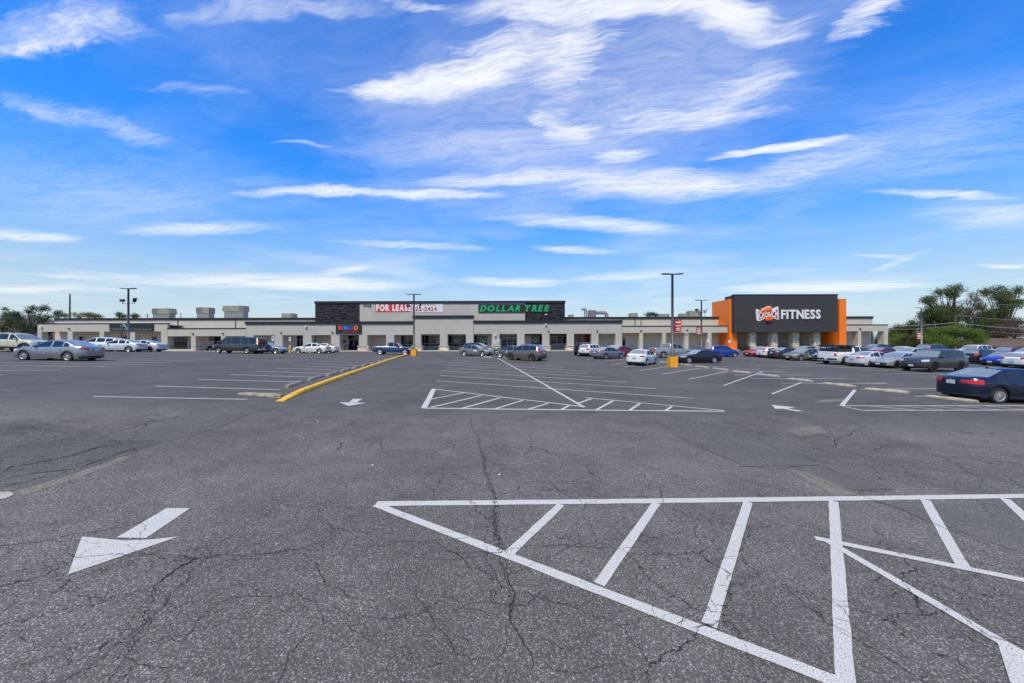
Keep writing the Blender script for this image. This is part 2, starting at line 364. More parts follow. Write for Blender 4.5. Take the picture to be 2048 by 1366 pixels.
def build_markings():
    # near hatched island
    LIFT[0] = 0.006
    pline(752, 1008, 2200, 990, .15)
    pline(752, 1010, 1700, 1375, .12)
    for a in ((1122, 1010, 1018, 1108), (1313, 1007, 1198, 1170), (1496, 1005, 1418, 1252), (1667, 1003, 1692, 1390), (1850, 1000, 1928, 1137), (2010, 998, 2140, 1118)):
        pline(*a, .115)
    pline(1630, 1077, 2200, 1192, .105); pline(1650, 1080, 2200, 1400, .11)
    paint(poly_sheet([(1990, 1272), (2052, 1306), (2110, 1420), (2020, 1366)], .0105), grid=False)
    # arrow pointing towards the camera
    for px in ([(333, 1017), (381, 1017), (292, 1077), (233, 1076)], [(164, 1074), (250, 1082), (300, 1080), (357, 1074), (136, 1150)]):
        paint(poly_sheet(px, .0065), 'painted_arrow', grid=False, label='white painted lane arrow in the foreground')
    for px in ([(706, 798), (725, 798), (713, 805), (698, 805)], [(679, 805), (734, 806), (697, 812)]):
        paint(poly_sheet(px, .0065), 'painted_arrow', grid=False, label='white lane arrow beside the yellow kerb')
    for px in ([(1543, 810), (1590, 815), (1576, 817.5), (1606, 822), (1594, 823), (1564, 817.5), (1551, 818)],):
        paint(poly_sheet(px, .0065), 'painted_arrow', grid=False, label='white lane arrow between the stall rows')
    # middle hatched island
    LIFT[0] = 0.006
    pline(845, 816.5, 1450, 822.8, .13); pline(865, 778, 1170, 814, .11); pline(868, 778, 848, 816, .2)
    pline(1170, 795.5, 1448, 821.5, .11)
    for a in ((928, 786, 858, 799.5), (963, 791, 862, 815), (1000, 796, 924, 817), (1046, 801, 990, 818), (1096, 807, 1056, 819), (1138, 811.5, 1122, 820),
              (1184, 797, 1156, 807), (1226, 802, 1190, 821.5), (1280, 807, 1258, 822), (1344, 813, 1330, 822.5)):
        pline(*a, .10)
    pline(995, 716.5, 1168, 815, .125)
    # centre stalls
    for a in ((872.5, 761.5, 1387, 797), (880, 751, 1312, 777.5), (885, 742, 1254, 765), (889, 735.5, 1210, 755.5), (893, 730, 1176, 748), (897, 724.5, 1152, 741), (902, 720.5, 1130, 735)):
        pline(*a, .10, M_WHITE2)
    # left stalls
    for a in ((187, 793.2, 495, 799), (310, 772.5, 560, 779.5), (396, 759.2, 595, 764), (460, 749.2, 630, 754.5), (511, 742.5, 665, 747.5), (551, 736.3, 690, 741), (585, 731.5, 710, 735.5),
              (612, 727.5, 728, 731), (640, 723, 745, 726), (665, 719.5, 762, 721.5)):
        pline(*a, .10, M_WHITE2)
    for a in ((-40, 741.5, 123, 740.5), (-40, 730, 217, 733.5), (-40, 724.5, 288, 729), (100, 722, 346, 725.5), (210, 719, 395, 722.5), (250, 716.5, 430, 719), (-40, 749, 6, 749.5)):
        pline(*a, .10, M_WHITE2)
    # right stalls (angled side and straight side)
    for a in ((1544, 788, 1603, 765), (1447, 771, 1525, 743.5), (1377, 758.5, 1455, 743), (1324, 748.5, 1400, 736.5), (1281, 741, 1350, 731.5), (1247, 734, 1325, 725.5), (1220, 729, 1262, 723.5), (1195, 724.5, 1250, 718.5), (1175, 719, 1215, 715)):
        pline(*a, .10)
    pline(1683, 812, 1710, 780, .14); pline(1683, 812, 2100, 811.5, .10); pline(1725, 820.8, 2100, 820, .10); pline(1685, 813, 1725, 821, .10)
    for x in (1740, 1798, 1856, 1914, 1972, 2030): pline(x, 812.3, x + 90, 820.3, .09)
    for a in ((1562, 766.5, 1773, 767), (1635, 767.3, 1773, 766.5), (1720, 778.5, 1875, 777.5), (1500, 757, 1691, 757.2), (1470, 750.2, 1625, 750), (1430, 743.6, 1567, 743.2), (1390, 737.8, 1520, 738), (1360, 733.5, 1480, 733.4), (1830, 792.5, 1890, 792.5)):
        pline(*a, .10, M_WHITE2)
    for a in ((1866, 753.5, 1960, 753), (1790, 746.8, 1930, 747), (1724, 740.6, 1850, 741), (1668, 735, 1800, 735.3), (1615, 730.3, 1700, 730.6), (1575, 726.5, 1660, 726.8), (1536, 723.3, 1620, 723.5), (1502, 720.5, 1580, 720.7), (1470, 717.5, 1545, 717.8)):
        pline(*a, .10, M_WHITE2)
build_markings()

def jitter_path(pts, amp, n):
    pts = [Vector(p) for p in pts]
    for _ in range(n):
        out = [pts[0]]
        for a, b in zip(pts, pts[1:]):
            d = b - a; k = Vector((-d.y, d.x, 0)) * random.uniform(-amp, amp)
            out += [(a + b) / 2 + k, b]
        pts = out
    return pts
def build_wear():
    # patches of newer asphalt
    def patch(px, mat, name, off):
        pts = [gp(x, y) for x, y in px]; path = jitter_path(pts + [pts[0]], .03, 3)[:-1]
        m = MB(); c = sum((Vector((p.x, p.y, 0)) for p in path), Vector()) / len(path)
        for a, b in zip(path, path[1:] + path[:1]):
            n = 5
            for k in range(n):
                q = [c.lerp(Vector((a.x, a.y, 0)), (k) / n), c.lerp(Vector((a.x, a.y, 0)), (k+1) / n), c.lerp(Vector((b.x, b.y, 0)), (k+1) / n), c.lerp(Vector((b.x, b.y, 0)), k / n)]
                if k == 0: q = [q[0], q[1], q[2]]
                m.face([(v.x, v.y, gz(v.x, v.y) + off) for v in q])
        o = m.build(name, mat, LOT, org=(0, 0, 0))
        if o.data.polygons[1].normal.z < 0: o.data.flip_normals()
        return o
    patch([(1320, 848), (1461, 848), (1632, 902), (1638, 932), (1495, 934), (1348, 873)], M_PATCH, 'asphalt_patch', .004)
    patch([(1592, 937), (1638, 932), (1790, 979), (1705, 981)], M_PATCH, 'asphalt_patch', .004)
    patch([(1745, 1000), (2120, 1012), (2200, 1060), (2160, 1150), (2048, 1108), (1880, 1048)], M_PATCH, 'asphalt_patch', .0035)
    patch([(205, 880), (400, 822), (489, 825), (345, 881)], M_PATCH, 'asphalt_patch', .004)
    patch([(-120, 872), (60, 838), (215, 872), (330, 884), (120, 962), (-60, 1000), (-150, 1000)], M_OLD, 'asphalt_patch', .003)
    for px in ([(1330, 868), (1400, 872), (1470, 912), (1430, 905)], [(1575, 938), (1620, 945), (1720, 990), (1670, 992)], [(1570, 858), (1640, 852), (1655, 866), (1600, 872)], [(1640, 800), (1700, 796), (1690, 803), (1630, 806)]):
        patch(px, M_SAND, 'sandy_stain', .0032)
    patch([(1188, 796), (1232, 797), (1300, 819), (1230, 822), (1180, 812)], M_OLD, 'asphalt_patch', .003)
    patch([(30, 984), (150, 947), (250, 912), (262, 915), (160, 956), (45, 993)], M_SAND, 'sandy_stain', .0036)
    patch([(-30, 985), (20, 984), (28, 990), (10, 998), (-30, 1003)], M_CONC, 'concrete_patch', .009)
    # cracks traced along the surface
    def zc(ox, oy, pts, k=2.926): return [(ox + x / k, oy + y / k) for x, y in pts]
    A = lambda p: zc(0, 960, p); B = lambda p: zc(680, 960, p); C = lambda p: zc(1348, 960, p); E3 = lambda p: zc(0, 690, p); E5 = lambda p: zc(1348, 690, p); E4 = lambda p: zc(700, 690, p)
    CR = [(A([(310, 375), (400, 400), (430, 455), (475, 458), (770, 452), (900, 440), (1400, 445), (1520, 440), (1760, 405), (1850, 420), (2048, 430)]), .010),
          (A([(440, 1188), (520, 1090), (600, 1045), (740, 920), (880, 810), (960, 745), (990, 680), (1090, 600), (1140, 510), (1210, 455)]), .011),
          (A([(940, 1180), (960, 1080), (1060, 960), (1080, 930), (1230, 760), (1370, 690), (1450, 685), (1720, 670), (1850, 715), (1890, 800), (1860, 920), (1920, 1040)]), .008),
          (A([(640, 850), (700, 885), (780, 880), (940, 800), (1100, 720), (1380, 690)]), .007), (A([(830, 770), (900, 780), (960, 740)]), .006), (A([(520, 620), (600, 720), (700, 690), (880, 650), (990, 660)]), .006),
          (A([(1750, 410), (1860, 500), (1900, 610), (2010, 650), (2048, 700)]), .008), (A([(1940, 740), (2048, 800)]), .007), (A([(990, 930), (1060, 950)]), .006), (A([(1180, 690), (1400, 610), (1760, 660)]), .005),
          (A([(0, 1130), (180, 1080), (420, 990), (520, 930)]), .006), (A([(600, 1050), (760, 1060), (930, 1100), (1200, 1160)]), .006), (A([(330, 380), (250, 500), (330, 590), (520, 640)]), .004),
          (B([(0, 390), (200, 395), (330, 365), (480, 372), (700, 345), (860, 335)]), .008), (B([(0, 430), (330, 430), (620, 415), (900, 430), (1060, 400), (1440, 395), (1700, 400), (1820, 380)]), .008),
          (B([(240, 460), (420, 450), (900, 445)]), .006), (B([(410, 610), (440, 650), (510, 770), (600, 890), (650, 960), (670, 1020), (780, 1060), (900, 1040)]), .008),
          (B([(0, 770), (130, 800), (330, 815), (440, 800), (510, 770), (620, 690), (680, 640)]), .007), (B([(440, 650), (560, 680), (660, 690), (740, 760), (880, 800), (990, 760)]), .006),
          (B([(975, 600), (880, 650), (880, 720), (1000, 745), (1100, 740), (1160, 680), (1250, 605)]), .008), (B([(945, 440), (975, 510), (985, 590), (1020, 660), (990, 740), (1000, 850), (1060, 930), (1110, 1010), (1130, 1100), (1080, 1170)]), .016), (B([(930, 430), (960, 520), (975, 600), (1010, 640)]), .012), (B([(480, 1110), (560, 1085), (640, 1078)]), .007), (B([(1080, 950), (1200, 940), (1290, 990), (1380, 1020)]), .005),
          (B([(1130, 1090), (1260, 1120), (1420, 1130), (1540, 1090), (1620, 1080)]), .006), (B([(0, 550), (180, 560), (290, 540)]), .005), (B([(160, 560), (200, 640)]), .005), (B([(0, 640), (60, 690), (220, 715)]), .006),
          (B([(40, 790), (60, 880), (130, 900), (120, 1000)]), .005), (B([(1130, 410), (1300, 340), (1420, 330)]), .004), (B([(1840, 660), (1830, 740), (1845, 800)]), .006), (B([(1940, 880), (2010, 830), (2048, 800)]), .006),
          (C([(370, 385), (480, 382), (560, 370), (790, 350)]), .006), (C([(0, 435), (130, 490), (300, 462), (430, 450)]), .006), (C([(1110, 0), (1300, 60)]), .006), (C([(1080, 90), (1200, 130), (1500, 250), (1590, 290), (1640, 305), (1900, 405), (2048, 470)]), .013),
          (C([(1040, 60), (1180, 52), (1300, 58)]), .009), (C([(1210, 960), (1330, 1020), (1400, 1085)]), .008), (C([(1440, 1188), (1490, 1150), (1440, 1100)]), .007), (C([(950, 880), (1040, 930), (1180, 960)]), .006),
          (C([(940, 740), (970, 745), (1020, 800), (1040, 840)]), .008), (C([(945, 815), (1035, 835)]), .007), (C([(40, 860), (60, 815)]), .008), (C([(90, 870), (170, 860), (240, 850)]), .007), (C([(200, 690), (240, 740), (310, 735)]), .007), (C([(250, 620), (330, 630)]), .006), (C([(820, 690), (1100, 700), (1500, 710)]), .004),
          (E5([(0, 460), (330, 460), (560, 535), (880, 620), (990, 660)]), .014), (E5([(0, 530), (140, 590), (430, 715)]), .018), (E5([(130, 708), (430, 713), (850, 708), (1290, 845)]), .016), (E5([(840, 610), (960, 545), (1110, 470)]), .02), (E5([(1040, 850), (1290, 845)]), .012),
          (E5([(700, 725), (850, 800), (1160, 905), (1320, 965)]), .010), (E5([(1050, 560), (1200, 490), (1500, 480), (2048, 490)]), .008), (E5([(900, 560), (1200, 590), (1500, 600), (1700, 640)]), .008), (E5([(1200, 640), (1330, 700), (1480, 720)]), .008),
          (E4([(130, 500), (120, 540), (185, 560), (190, 600), (160, 625)]), .012), (E4([(200, 560), (440, 545), (700, 545), (760, 520)]), .010), (E4([(450, 500), (600, 510), (700, 520)]), .010), (E4([(1120, 530), (1300, 530), (1600, 515), (1720, 520), (1800, 490)]), .010), (E4([(0, 375), (420, 378)]), .012),
          (E3([(0, 760), (60, 715), (200, 695), (440, 640), (540, 610), (640, 590), (720, 580)]), .045), (E3([(0, 790), (150, 760), (420, 730), (640, 660), (800, 605), (950, 562)]), .03), (E3([(0, 840), (120, 810), (330, 755)]), .03), (E3([(0, 455), (180, 490), (330, 510), (560, 550)]), .016), (E3([(560, 550), (860, 460), (1170, 385)]), .022),
          (E3([(1000, 560), (1130, 530), (1400, 430), (1560, 355)]), .022), (E3([(600, 555), (700, 580), (950, 565)]), .02), (E3([(800, 440), (860, 430), (900, 440), (830, 450)]), .02), (E3([(300, 430), (400, 400), (580, 405)]), .012)]
    m = MB()
    for px, w in CR:
        path = jitter_path([gp(x, y) for x, y in px], .11, 4)
        L = len(path); rows = []
        for i, p in enumerate(path):
            d = path[min(i + 1, L - 1)] - path[max(i - 1, 0)]; d.z = 0
            if d.length < 1e-6: continue
            d.normalize(); t = min(1.0, 4.0 * min(i + .3, L - i) / L)
            ww = .72 * w * t * random.uniform(.35, 1.25) / 2; s = Vector((-d.y, d.x, 0)) * ww
            rows.append([(q.x, q.y, gz(q.x, q.y) + .0125) for q in (p + s, p - s)])
        m.grid(rows)
    o = m.build('pavement_cracks', M_CRACK, LOT, org=(0, 0, 0)); tag(o, kind='stuff')
    # ravelled construction joint
    m = MB(); path = jitter_path([gp(x, y) for x, y in [(943, 822), (955, 870), (968, 920), (980, 970), (990, 1040), (1003, 1105)]], .05, 5)
    for p in path:
        for _ in range(5):
            r = random.uniform(.004, .014); x = p.x + random.gauss(0, .022); y = p.y + random.gauss(0, .03)
            a0 = random.random() * 6
            m.face([(x + r*math.cos(a0 + k*1.257)*random.uniform(.5, 1.2), y + r*math.sin(a0 + k*1.257)*random.uniform(.5, 1.2), gz(x, y) + .011 + random.random()*.001) for k in range(5)])
    o = m.build('ravelled_joint', pm('joint_dark', (.032, .032, .034), .9), LOT, org=(0, 0, 0)); tag(o, kind='stuff')
    # litter and pebbles
    for px, py in ((745, 932), (999, 951), (635, 843), (1378, 733), (1560, 760)):
        p = gp(px, py); m = MB()
        q = [(p.x + random.uniform(-.05, .05) * k, p.y + random.uniform(-.04, .04)) for k in (1, 1, 1)]
        m.tube([(p.x - .02, p.y, p.z + .012), (p.x, p.y + .01, p.z + .02), (p.x + .02, p.y, p.z + .012)], [.005, .012, .004], 6)
        tag(m.build('litter', pm('litter', (.7, .7, .7), .7)), {745: 'pale scrap of litter near the left lane, closest to the camera', 999: 'pale scrap of litter beside the dark pavement joint', 635: 'pale scrap of litter below the small left lane arrow', 1378: 'white scrap of litter beside the yellow pole base', 1560: 'white scrap of litter in an empty angled stall'}[px], 'litter')
build_wear()

# ------------------------------------------------------------------ kerbs, wheel stops, pavement along the shops
def build_kerb():
    root = empty('yellow_kerb', tuple(gp(690, 755)), 'long yellow painted kerb running from the lane arrow to the shops', 'kerb', absolute=True)
    a, b = gp(557, 803), gp(836, 703.5); a.z = b.z = 0
    d = (b - a); L = d.length; d.normalize(); s = Vector((-d.y, d.x, 0))
    segs = [(0.0, 1.9)] + [(1.9 + i * 3.05, 1.9 + (i + 1) * 3.05) for i in range(int((L - 1.9) / 3.05))]
    segs[-1] = (segs[-1][0], L)
    for i, (t0, t1) in enumerate(segs):
        m = MB(); rows = []; n = 6
        sh = random.uniform(-.03, .03)
        for k in range(n + 1):
            t = t0 + (t1 - .025 - t0) * k / n
            p = a + d * t + s * sh; g = gz(p.x, p.y)
            h = 0.15
            if i == 0: h = 0.012 + 0.14 * min(1.0, (k / n) ** .8)
            w0, w1 = .15, .11
            rows.append([(q.x, q.y, z) for q, z in ((p - s*w0, g - .04), (p - s*(w0-.005), g + h*.5), (p - s*w1, g + h*.93), (p - s*(w1-.03), g + h), (p + s*(w1-.03), g + h), (p + s*w1, g + h*.93), (p + s*w0, g - .04))])
        m.grid(rows)
        k0 = len(m.v); m.face(list(reversed(rows[0]))); m.face(rows[-1])
        m.build('kerb_segment', M_YEL, root)
build_kerb()

def stop_mesh(name, L, mat, seed):
    r = random.Random(seed); m = MB(); n = 8; rows = []
    for k in range(n + 1):
        x = -L/2 + L * k / n; e = .75 if k in (0, n) else 1.0
        j = lambda: r.uniform(-.006, .006)
        rows.append([(x, -.085 + j(), -.03), (x, -.085 + j(), .055), (x, -.05 + j(), .115*e + j()), (x, .05 + j(), .115*e + j()), (x, .085 + j(), .055), (x, .085 + j(), -.03)])
    m.grid(rows); m.face(list(reversed(rows[0]))); m.face(rows[-1])
    return m.mesh(name, mat)
STOPS = [stop_mesh('wheel_stop', 2.0, M_STOP, 1), stop_mesh('wheel_stop', 2.0, M_STOP, 2), stop_mesh('wheel_stop', 2.0, M_STOP2, 3)]
def wheel_stop(p0, p1, label, group, kind=0, L=None):
    a, b = gp(*p0), gp(*p1); c = (a + b) / 2; d = b - a
    o = link('wheel_stop', STOPS[kind], None, (c.x, c.y, gz(c.x, c.y)), (0, 0, math.atan2(d.y, d.x)), ((L or min(max(d.length, 1.6), 2.5)) / 2.0, 1, 1))
    return tag(o, label, 'wheel stop', group)
RS = [((1856, 793.5), (1950, 805), 'cracked wheel stop under the tail of the navy sedan in front', 1), ((1738, 779), (1811, 786.5), 'pale wheel stop nearest to the parked navy sedan, one stall away', 0), ((1650, 767.5), (1707, 774.5), 'pale wheel stop at the top of the striped angled stall edge', 1),
      ((1577, 758), (1624, 764.2), 'third empty wheel stop from the navy sedan', 0), ((1518, 749.5), (1557, 754.6), 'fourth empty wheel stop from the navy sedan', 1), ((1467, 743), (1501, 747.2), 'fifth empty wheel stop from the navy sedan', 0), ((1427, 737.2), (1455, 741.3), 'second wheel stop from the tail of the black coupe', 1), ((1391, 732.6), (1416, 736.2), 'pale wheel stop nearest to the tail of the black coupe', 0), ((1360, 729), (1382, 732), 'wheel stop in front of the black coupe, by the yellow pole base', 1), ((1322, 724.5), (1340, 726.5), 'wheel stop ahead of the white sedan', 0)]
for p0, p1, lb, k in RS: wheel_stop(p0, p1, lb, 'wheel stops of the right stalls', k)
lf = ['angled weathered wheel stop at the near end of the yellow kerb', 'weathered wheel stop along the yellow kerb, second from the camera', 'weathered wheel stop along the yellow kerb, third from the camera', 'weathered wheel stop along the yellow kerb, fourth from the camera', 'weathered wheel stop along the yellow kerb, fifth from the camera', 'weathered wheel stop along the yellow kerb, sixth from the camera', 'weathered wheel stop along the yellow kerb, seventh from the camera', 'weathered wheel stop along the yellow kerb, eighth from the camera', 'weathered wheel stop along the yellow kerb, ninth from the camera', 'weathered wheel stop along the yellow kerb, tenth from the camera', 'weathered wheel stop along the yellow kerb, third from the blue pickup', 'weathered wheel stop along the yellow kerb, second from the blue pickup']
LS = [((485, 789), (557, 795)), ((574, 775.5), (606, 764.5)), ((619, 761), (645, 753)), ((655, 752), (675, 745.5)), ((683, 744), (699, 738.5)), ((706, 738), (719, 733.5)), ((725, 733), (736, 729)), ((742, 728.5), (752, 725)), ((757, 724.5), (765, 721.8)), ((769, 721.5), (777, 718.6)), ((781, 718.3), (787, 715.8)), ((791, 715), (797, 712.8))]
for (p0, p1), lb in zip(LS, lf): wheel_stop(p0, p1, lb, 'wheel stops along the yellow kerb', 2, 2.0)
for p0, p1, lb in (((962, 713.5), (990, 716), 'wheel stop in front of the cart posts, nearest the camera'), ((962, 710), (984, 711.5), 'wheel stop in front of the grey sedan with a lettered door'), ((1003, 714.5), (1026, 716), 'wheel stop under the nose of the brown sport utility')):
    wheel_stop(p0, p1, lb, 'wheel stops by the cart posts', 0, 1.9)

def X_(px, Y=D): return (px - 1024) / F * Y
def Z_(px, py, Y=D): return at(px, py, Y).z
M_STUC = pm('stucco', (0.445, 0.42, 0.39), 0.85, var=.07, vscale=.35, bump=.25, bscale=30)
M_STUC2 = pm('stucco_warm', (0.48, 0.445, 0.385), 0.85, var=.06, vscale=.5, bump=.25, bscale=30)
M_STUCT = pm('stucco_tan', (0.38, 0.33, 0.285), 0.85, var=.06, vscale=.5, bump=.25, bscale=30)
M_SHOP = pm('stucco_shop', (0.57, 0.505, 0.44), 0.85, var=.06, vscale=.5, bump=.25, bscale=30)
M_DARK = pm('fascia_charcoal', (0.030, 0.028, 0.034), 0.8, spec=.2, var=.12, vscale=1.0)
M_PANEL = pm('panel_charcoal', (0.050, 0.049, 0.052), 0.7, spec=.25, var=.06, vscale=.5)
M_ORANGE = pm('orange_panel', (0.88, 0.19, 0.008), 0.55, var=.05, vscale=.7)
M_GLASS = pm('shop_glass', (0.012, 0.014, 0.015), 0.04, spec=.5)
M_FRAME = pm('aluminium_frame', (0.42, 0.42, 0.42), 0.4, metal=.4)
M_BRONZE = pm('bronze_frame', (0.10, 0.09, 0.085), 0.4, metal=.3)
M_KNEE = pm('knee_panel', (0.25, 0.225, 0.20), 0.7, var=.08)
M_STONE = pm('pale_stone', (0.60, 0.50, 0.37), 0.9, island=.45, var=.15, vscale=6, bump=.6, bscale=20)
M_STONED = pm('dark_stone', (0.034, 0.033, 0.039), 0.85, spec=.2, island=.6, bump=.6, bscale=15)
M_ROOF = pm('roof_membrane', (0.45, 0.44, 0.42), 0.9, var=.1)
M_BLACK = pm('black_metal', (0.02, 0.02, 0.022), 0.4)
M_WALK = pm('pavement_concrete', (0.46, 0.43, 0.39), 0.85, var=.12, vscale=.8, bump=.2)
M_RED = pm('red_kerb_paint', (0.36, 0.09, 0.06), 0.7, var=.2)

def build_walk():
    m = MB(); m.box(X_(60) , X_(1790), D - 1.6, D + 3.3, BZ - .3, BZ + .14)
    o = m.build('pavement', M_WALK); tag(o, 'raised concrete pavement under the arcade', kind='structure'); o['_abs'] = 1
    m = MB(); m.box(X_(300), X_(440), D - 1.603, D - 1.45, BZ - .2, BZ + .143); m.build('painted_kerb_face', M_RED, o, org=(0, 0, 0))
build_walk()

BLD = empty('shopping_centre', (0, D + 10, BZ), 'long low stucco shopping centre with charcoal bands and arcade columns', 'building', absolute=True)
YB = D + 3.2                                # shop fronts behind the arcade
def part(name, mat, *boxes, parent=BLD, smooth=False):
    m = MB()
    for b in boxes: m.box(*b)
    o = m.build(name, mat, None, org=tuple(BLD.location)); o.parent = parent
    return o
def section(x0, x1, ytop, yopen, xr, opens, cap, yf=D, mat=M_STUC, depth=.75, capdrop=True):
    """one run of the arcade: columns, beam, cap, soffit and roof"""
    zt, zo = Z_(xr, ytop), Z_(xr, yopen); X0, X1 = X_(x0), X_(x1)
    zc = Z_(xr, ytop + cap)
    part('beam', mat, (X0, X1, yf, yf + .45, zo, zc))
    part('fascia' if cap > 3 else 'coping', M_DARK, (X0 - .08, X1 + .08, yf - (.16 if cap > 3 else .06), yf + .6, zc + .001, zt))
    part('soffit', mat, (X0 + .01, X1 - .01, yf + .45, YB, zo + .12, zo + .2))
    part('arcade_roof', M_ROOF, (X0 + .01, X1 - .01, yf + .6, YB, zc - .25, zc - .15))
    edge = x0
    for a, b in opens + [(x1, x1)]:
        if a - edge > 1: part('column', mat, (X_(edge), X_(a), yf + .002, yf + depth, BZ + .1, zo))
        edge = b
    return zt, zo
section(75, 335, 646.5, 663.3, 150, [(83, 135), (145, 199), (208, 260), (270, 322)], 1.6, mat=M_STUC2, depth=1.0)
section(335.5, 491, 656, 672.3, 390, [(336, 382), (391, 442), (451, 491)], 2, mat=M_STUC2, depth=1.0)
section(491.5, 826, 643, 670.3, 600, [(507, 549), (565, 606), (623, 662), (679, 718), (734.5, 772), (788, 826)], 5.6, depth=1.0)
section(826.5, 947, 631, 668.3, 890, [(842, 880), (895, 932)], 5.6, yf=D - .12, depth=1.1)
section(947.5, 1244, 641, 667.6, 1030, [(948, 983.5), (999, 1034), (1049, 1084.5), (1099, 1134), (1148, 1183), (1197, 1231)], 5.6, depth=1.0)
section(1244.5, 1455, 651.2, 665.6, 1330, [(1245, 1279), (1286, 1325), (1332, 1370), (1377, 1416), (1423, 1455)], 1.8, mat=M_STUC2, depth=1.0)
section(1690, 1776, 648.7, 662.4, 1735, [(1690.5, 1716), (1722.5, 1768)], 1.6, mat=M_STUC2, depth=1.2)
part('column', M_STUC2, (X_(1743, YB), X_(1748, YB), YB, YB + .6, BZ + .1, Z_(1735, 662.4)))
part('column', M_STUC2, (X_(1763, D + 3), X_(1768, D + 3), D + 2.4, D + 3, BZ + .1, Z_(1735, 662.4)))
ZT = Z_(300, 636, YB)                       # top of the long parapet
zc = ZT - .45
ZR = Z_(1330, 658, YB)
def parapet(x0, x1, mat=M_STUC2):
    part('wall', mat, (X_(x0, YB), X_(x1, YB), YB, YB + .35, ZR, zc)); part('shop_wall', M_SHOP, (X_(x0, YB), X_(x1, YB), YB, YB + .35, BZ, ZR))
    part('parapet_cap', M_DARK, (X_(x0, YB) - .02, X_(x1, YB) + .1, YB - .12, YB + .5, zc + .001, ZT))
parapet(110, 356); parapet(356.4, 471); parapet(471.4, 1244, M_STUC2); parapet(1244.4, 1437); parapet(1690, 1745)
part('wall', M_STUCT, (X_(108, YB), X_(1745, YB), YB + .5, YB + 42, BZ - .2, zc - .3))
part('roof', M_ROOF, (X_(108, YB) + .1, X_(1745, YB) - .1, YB + .6, YB + 41.9, zc - .3, zc - .2))
for x in (356.2, 471.2, 1270, 1282, 1360): part('downpipe', M_BRONZE, (X_(x, YB) - .06, X_(x, YB) + .06, YB - .11, YB - .004, Z_(x, 656), zc))
for x in (153, 243, 1603, 1655): part('downpipe', M_STUCT, (X_(x, YB) - .05, X_(x, YB) + .05, YB - .1, YB - .004, BZ + .14, Z_(x, 663)))
# raised centre block
YT = D + 1.1
z0t, z1t = Z_(880, 650, YT), Z_(880, 602, YT)
def bricks(name, mat, x0, x1, z0, z1, y, sx, sz, prot, seed, parent=BLD, face='front', yy=None):
    r = random.Random(seed); m = MB(); z = z0
    while z < z1 - .01:
        h = min(sz * r.uniform(.7, 1.35), z1 - z); x = x0 - r.uniform(0, sx)
        while x < x1 - .01:
            w = sx * r.uniform(.55, 1.6); a, b = max(x, x0), min(x + w, x1)
            if b - a > .02:
                p = r.uniform(.2, 1) * prot
                if face == 'front': m.box(a + .006, b - .006, y - p, y + .01, z + .006, z + h - .006)
                else:
                    s = -1 if face == 'left' else 1
                    xa, xb = (y - p, y + .01) if s < 0 else (y - .01, y + p)
                    m.box(xa, xb, a + .006, b - .006, z + .006, z + h - .006)
            x += w
        z += h
    o = m.build(name, mat, None, org=tuple(BLD.location)); o.parent = parent; o['kind'] = 'stuff'; return o
part('wall', M_STUC, (X_(719.5, YT), X_(1050, YT), YT, YT + .5, z0t - 2, z1t - .46))
for a, b in ((630.5, 719), (1050.5, 1130)):
    w = part('stone_panel', M_STONED, (X_(a, YT), X_(b, YT), YT + .02, YT + .5, z0t - 2, z1t - .46))
    bricks('stone_cladding', M_STONED, X_(a, YT), X_(b, YT), z0t - .2, z1t - .46, YT + .02, .62, .17, .09, int(a), parent=w)
part('fascia', M_DARK, (X_(630, YT) - .05, X_(1130.5, YT) + .05, YT - .15, YT + .7, z1t - .455, z1t))
part('wall', M_STUCT, (X_(631, YT), X_(632.5, YT), YT + .5, YT + 9, z0t - 2, z1t - .3), (X_(1128, YT), X_(1129.5, YT), YT + .5, YT + 9, z0t - 2, z1t - .3), (X_(631, YT), X_(1129.5, YT), YT + 9, YT + 9.3, z0t - 2, z1t - .3))
for x in (784, 934): part('control_joint', M_STUCT, (X_(x, YT) - .015, X_(x, YT) + .015, YT - .004, YT + .01, z0t, z1t - .47))

# stone bases of the shop columns
def stone_base(x0, x1, y0, y1, yf=D, dep=1.15):
    za, zb = BZ + .14, Z_((x0 + x1) / 2, y0)
    X0, X1 = X_(x0), X_(x1)
    w = part('stone_base', M_STONE, (X0, X1, yf - .1, yf + dep, za, zb))
    sd = int(x0)
    bricks('stones', M_STONE, X0, X1, za, zb - .08, yf - .1, .42, .2, .05, sd, parent=w)
    bricks('stones', M_STONE, yf - .08, yf + dep, za, zb - .08, X0, .42, .2, .05, sd + 1, parent=w, face='left')
    bricks('stones', M_STONE, yf - .08, yf + dep, za, zb - .08, X1, .42, .2, .05, sd + 2, parent=w, face='right')
    m = MB(); m.box(X0 - .08, X1 + .08, yf - .19, yf + dep + .05, zb - .075, zb + .02); o = m.build('cap_stone', M_WALK, None, org=tuple(BLD.location)); o.parent = w
for x0, x1 in ((660, 681), (716, 737), (770, 790), (824, 844), (878, 897), (930, 949), (982, 1001), (1032, 1051), (1082.5, 1101), (1132, 1150), (1181, 1199)):
    stone_base(x0, x1, 691.5, 703)

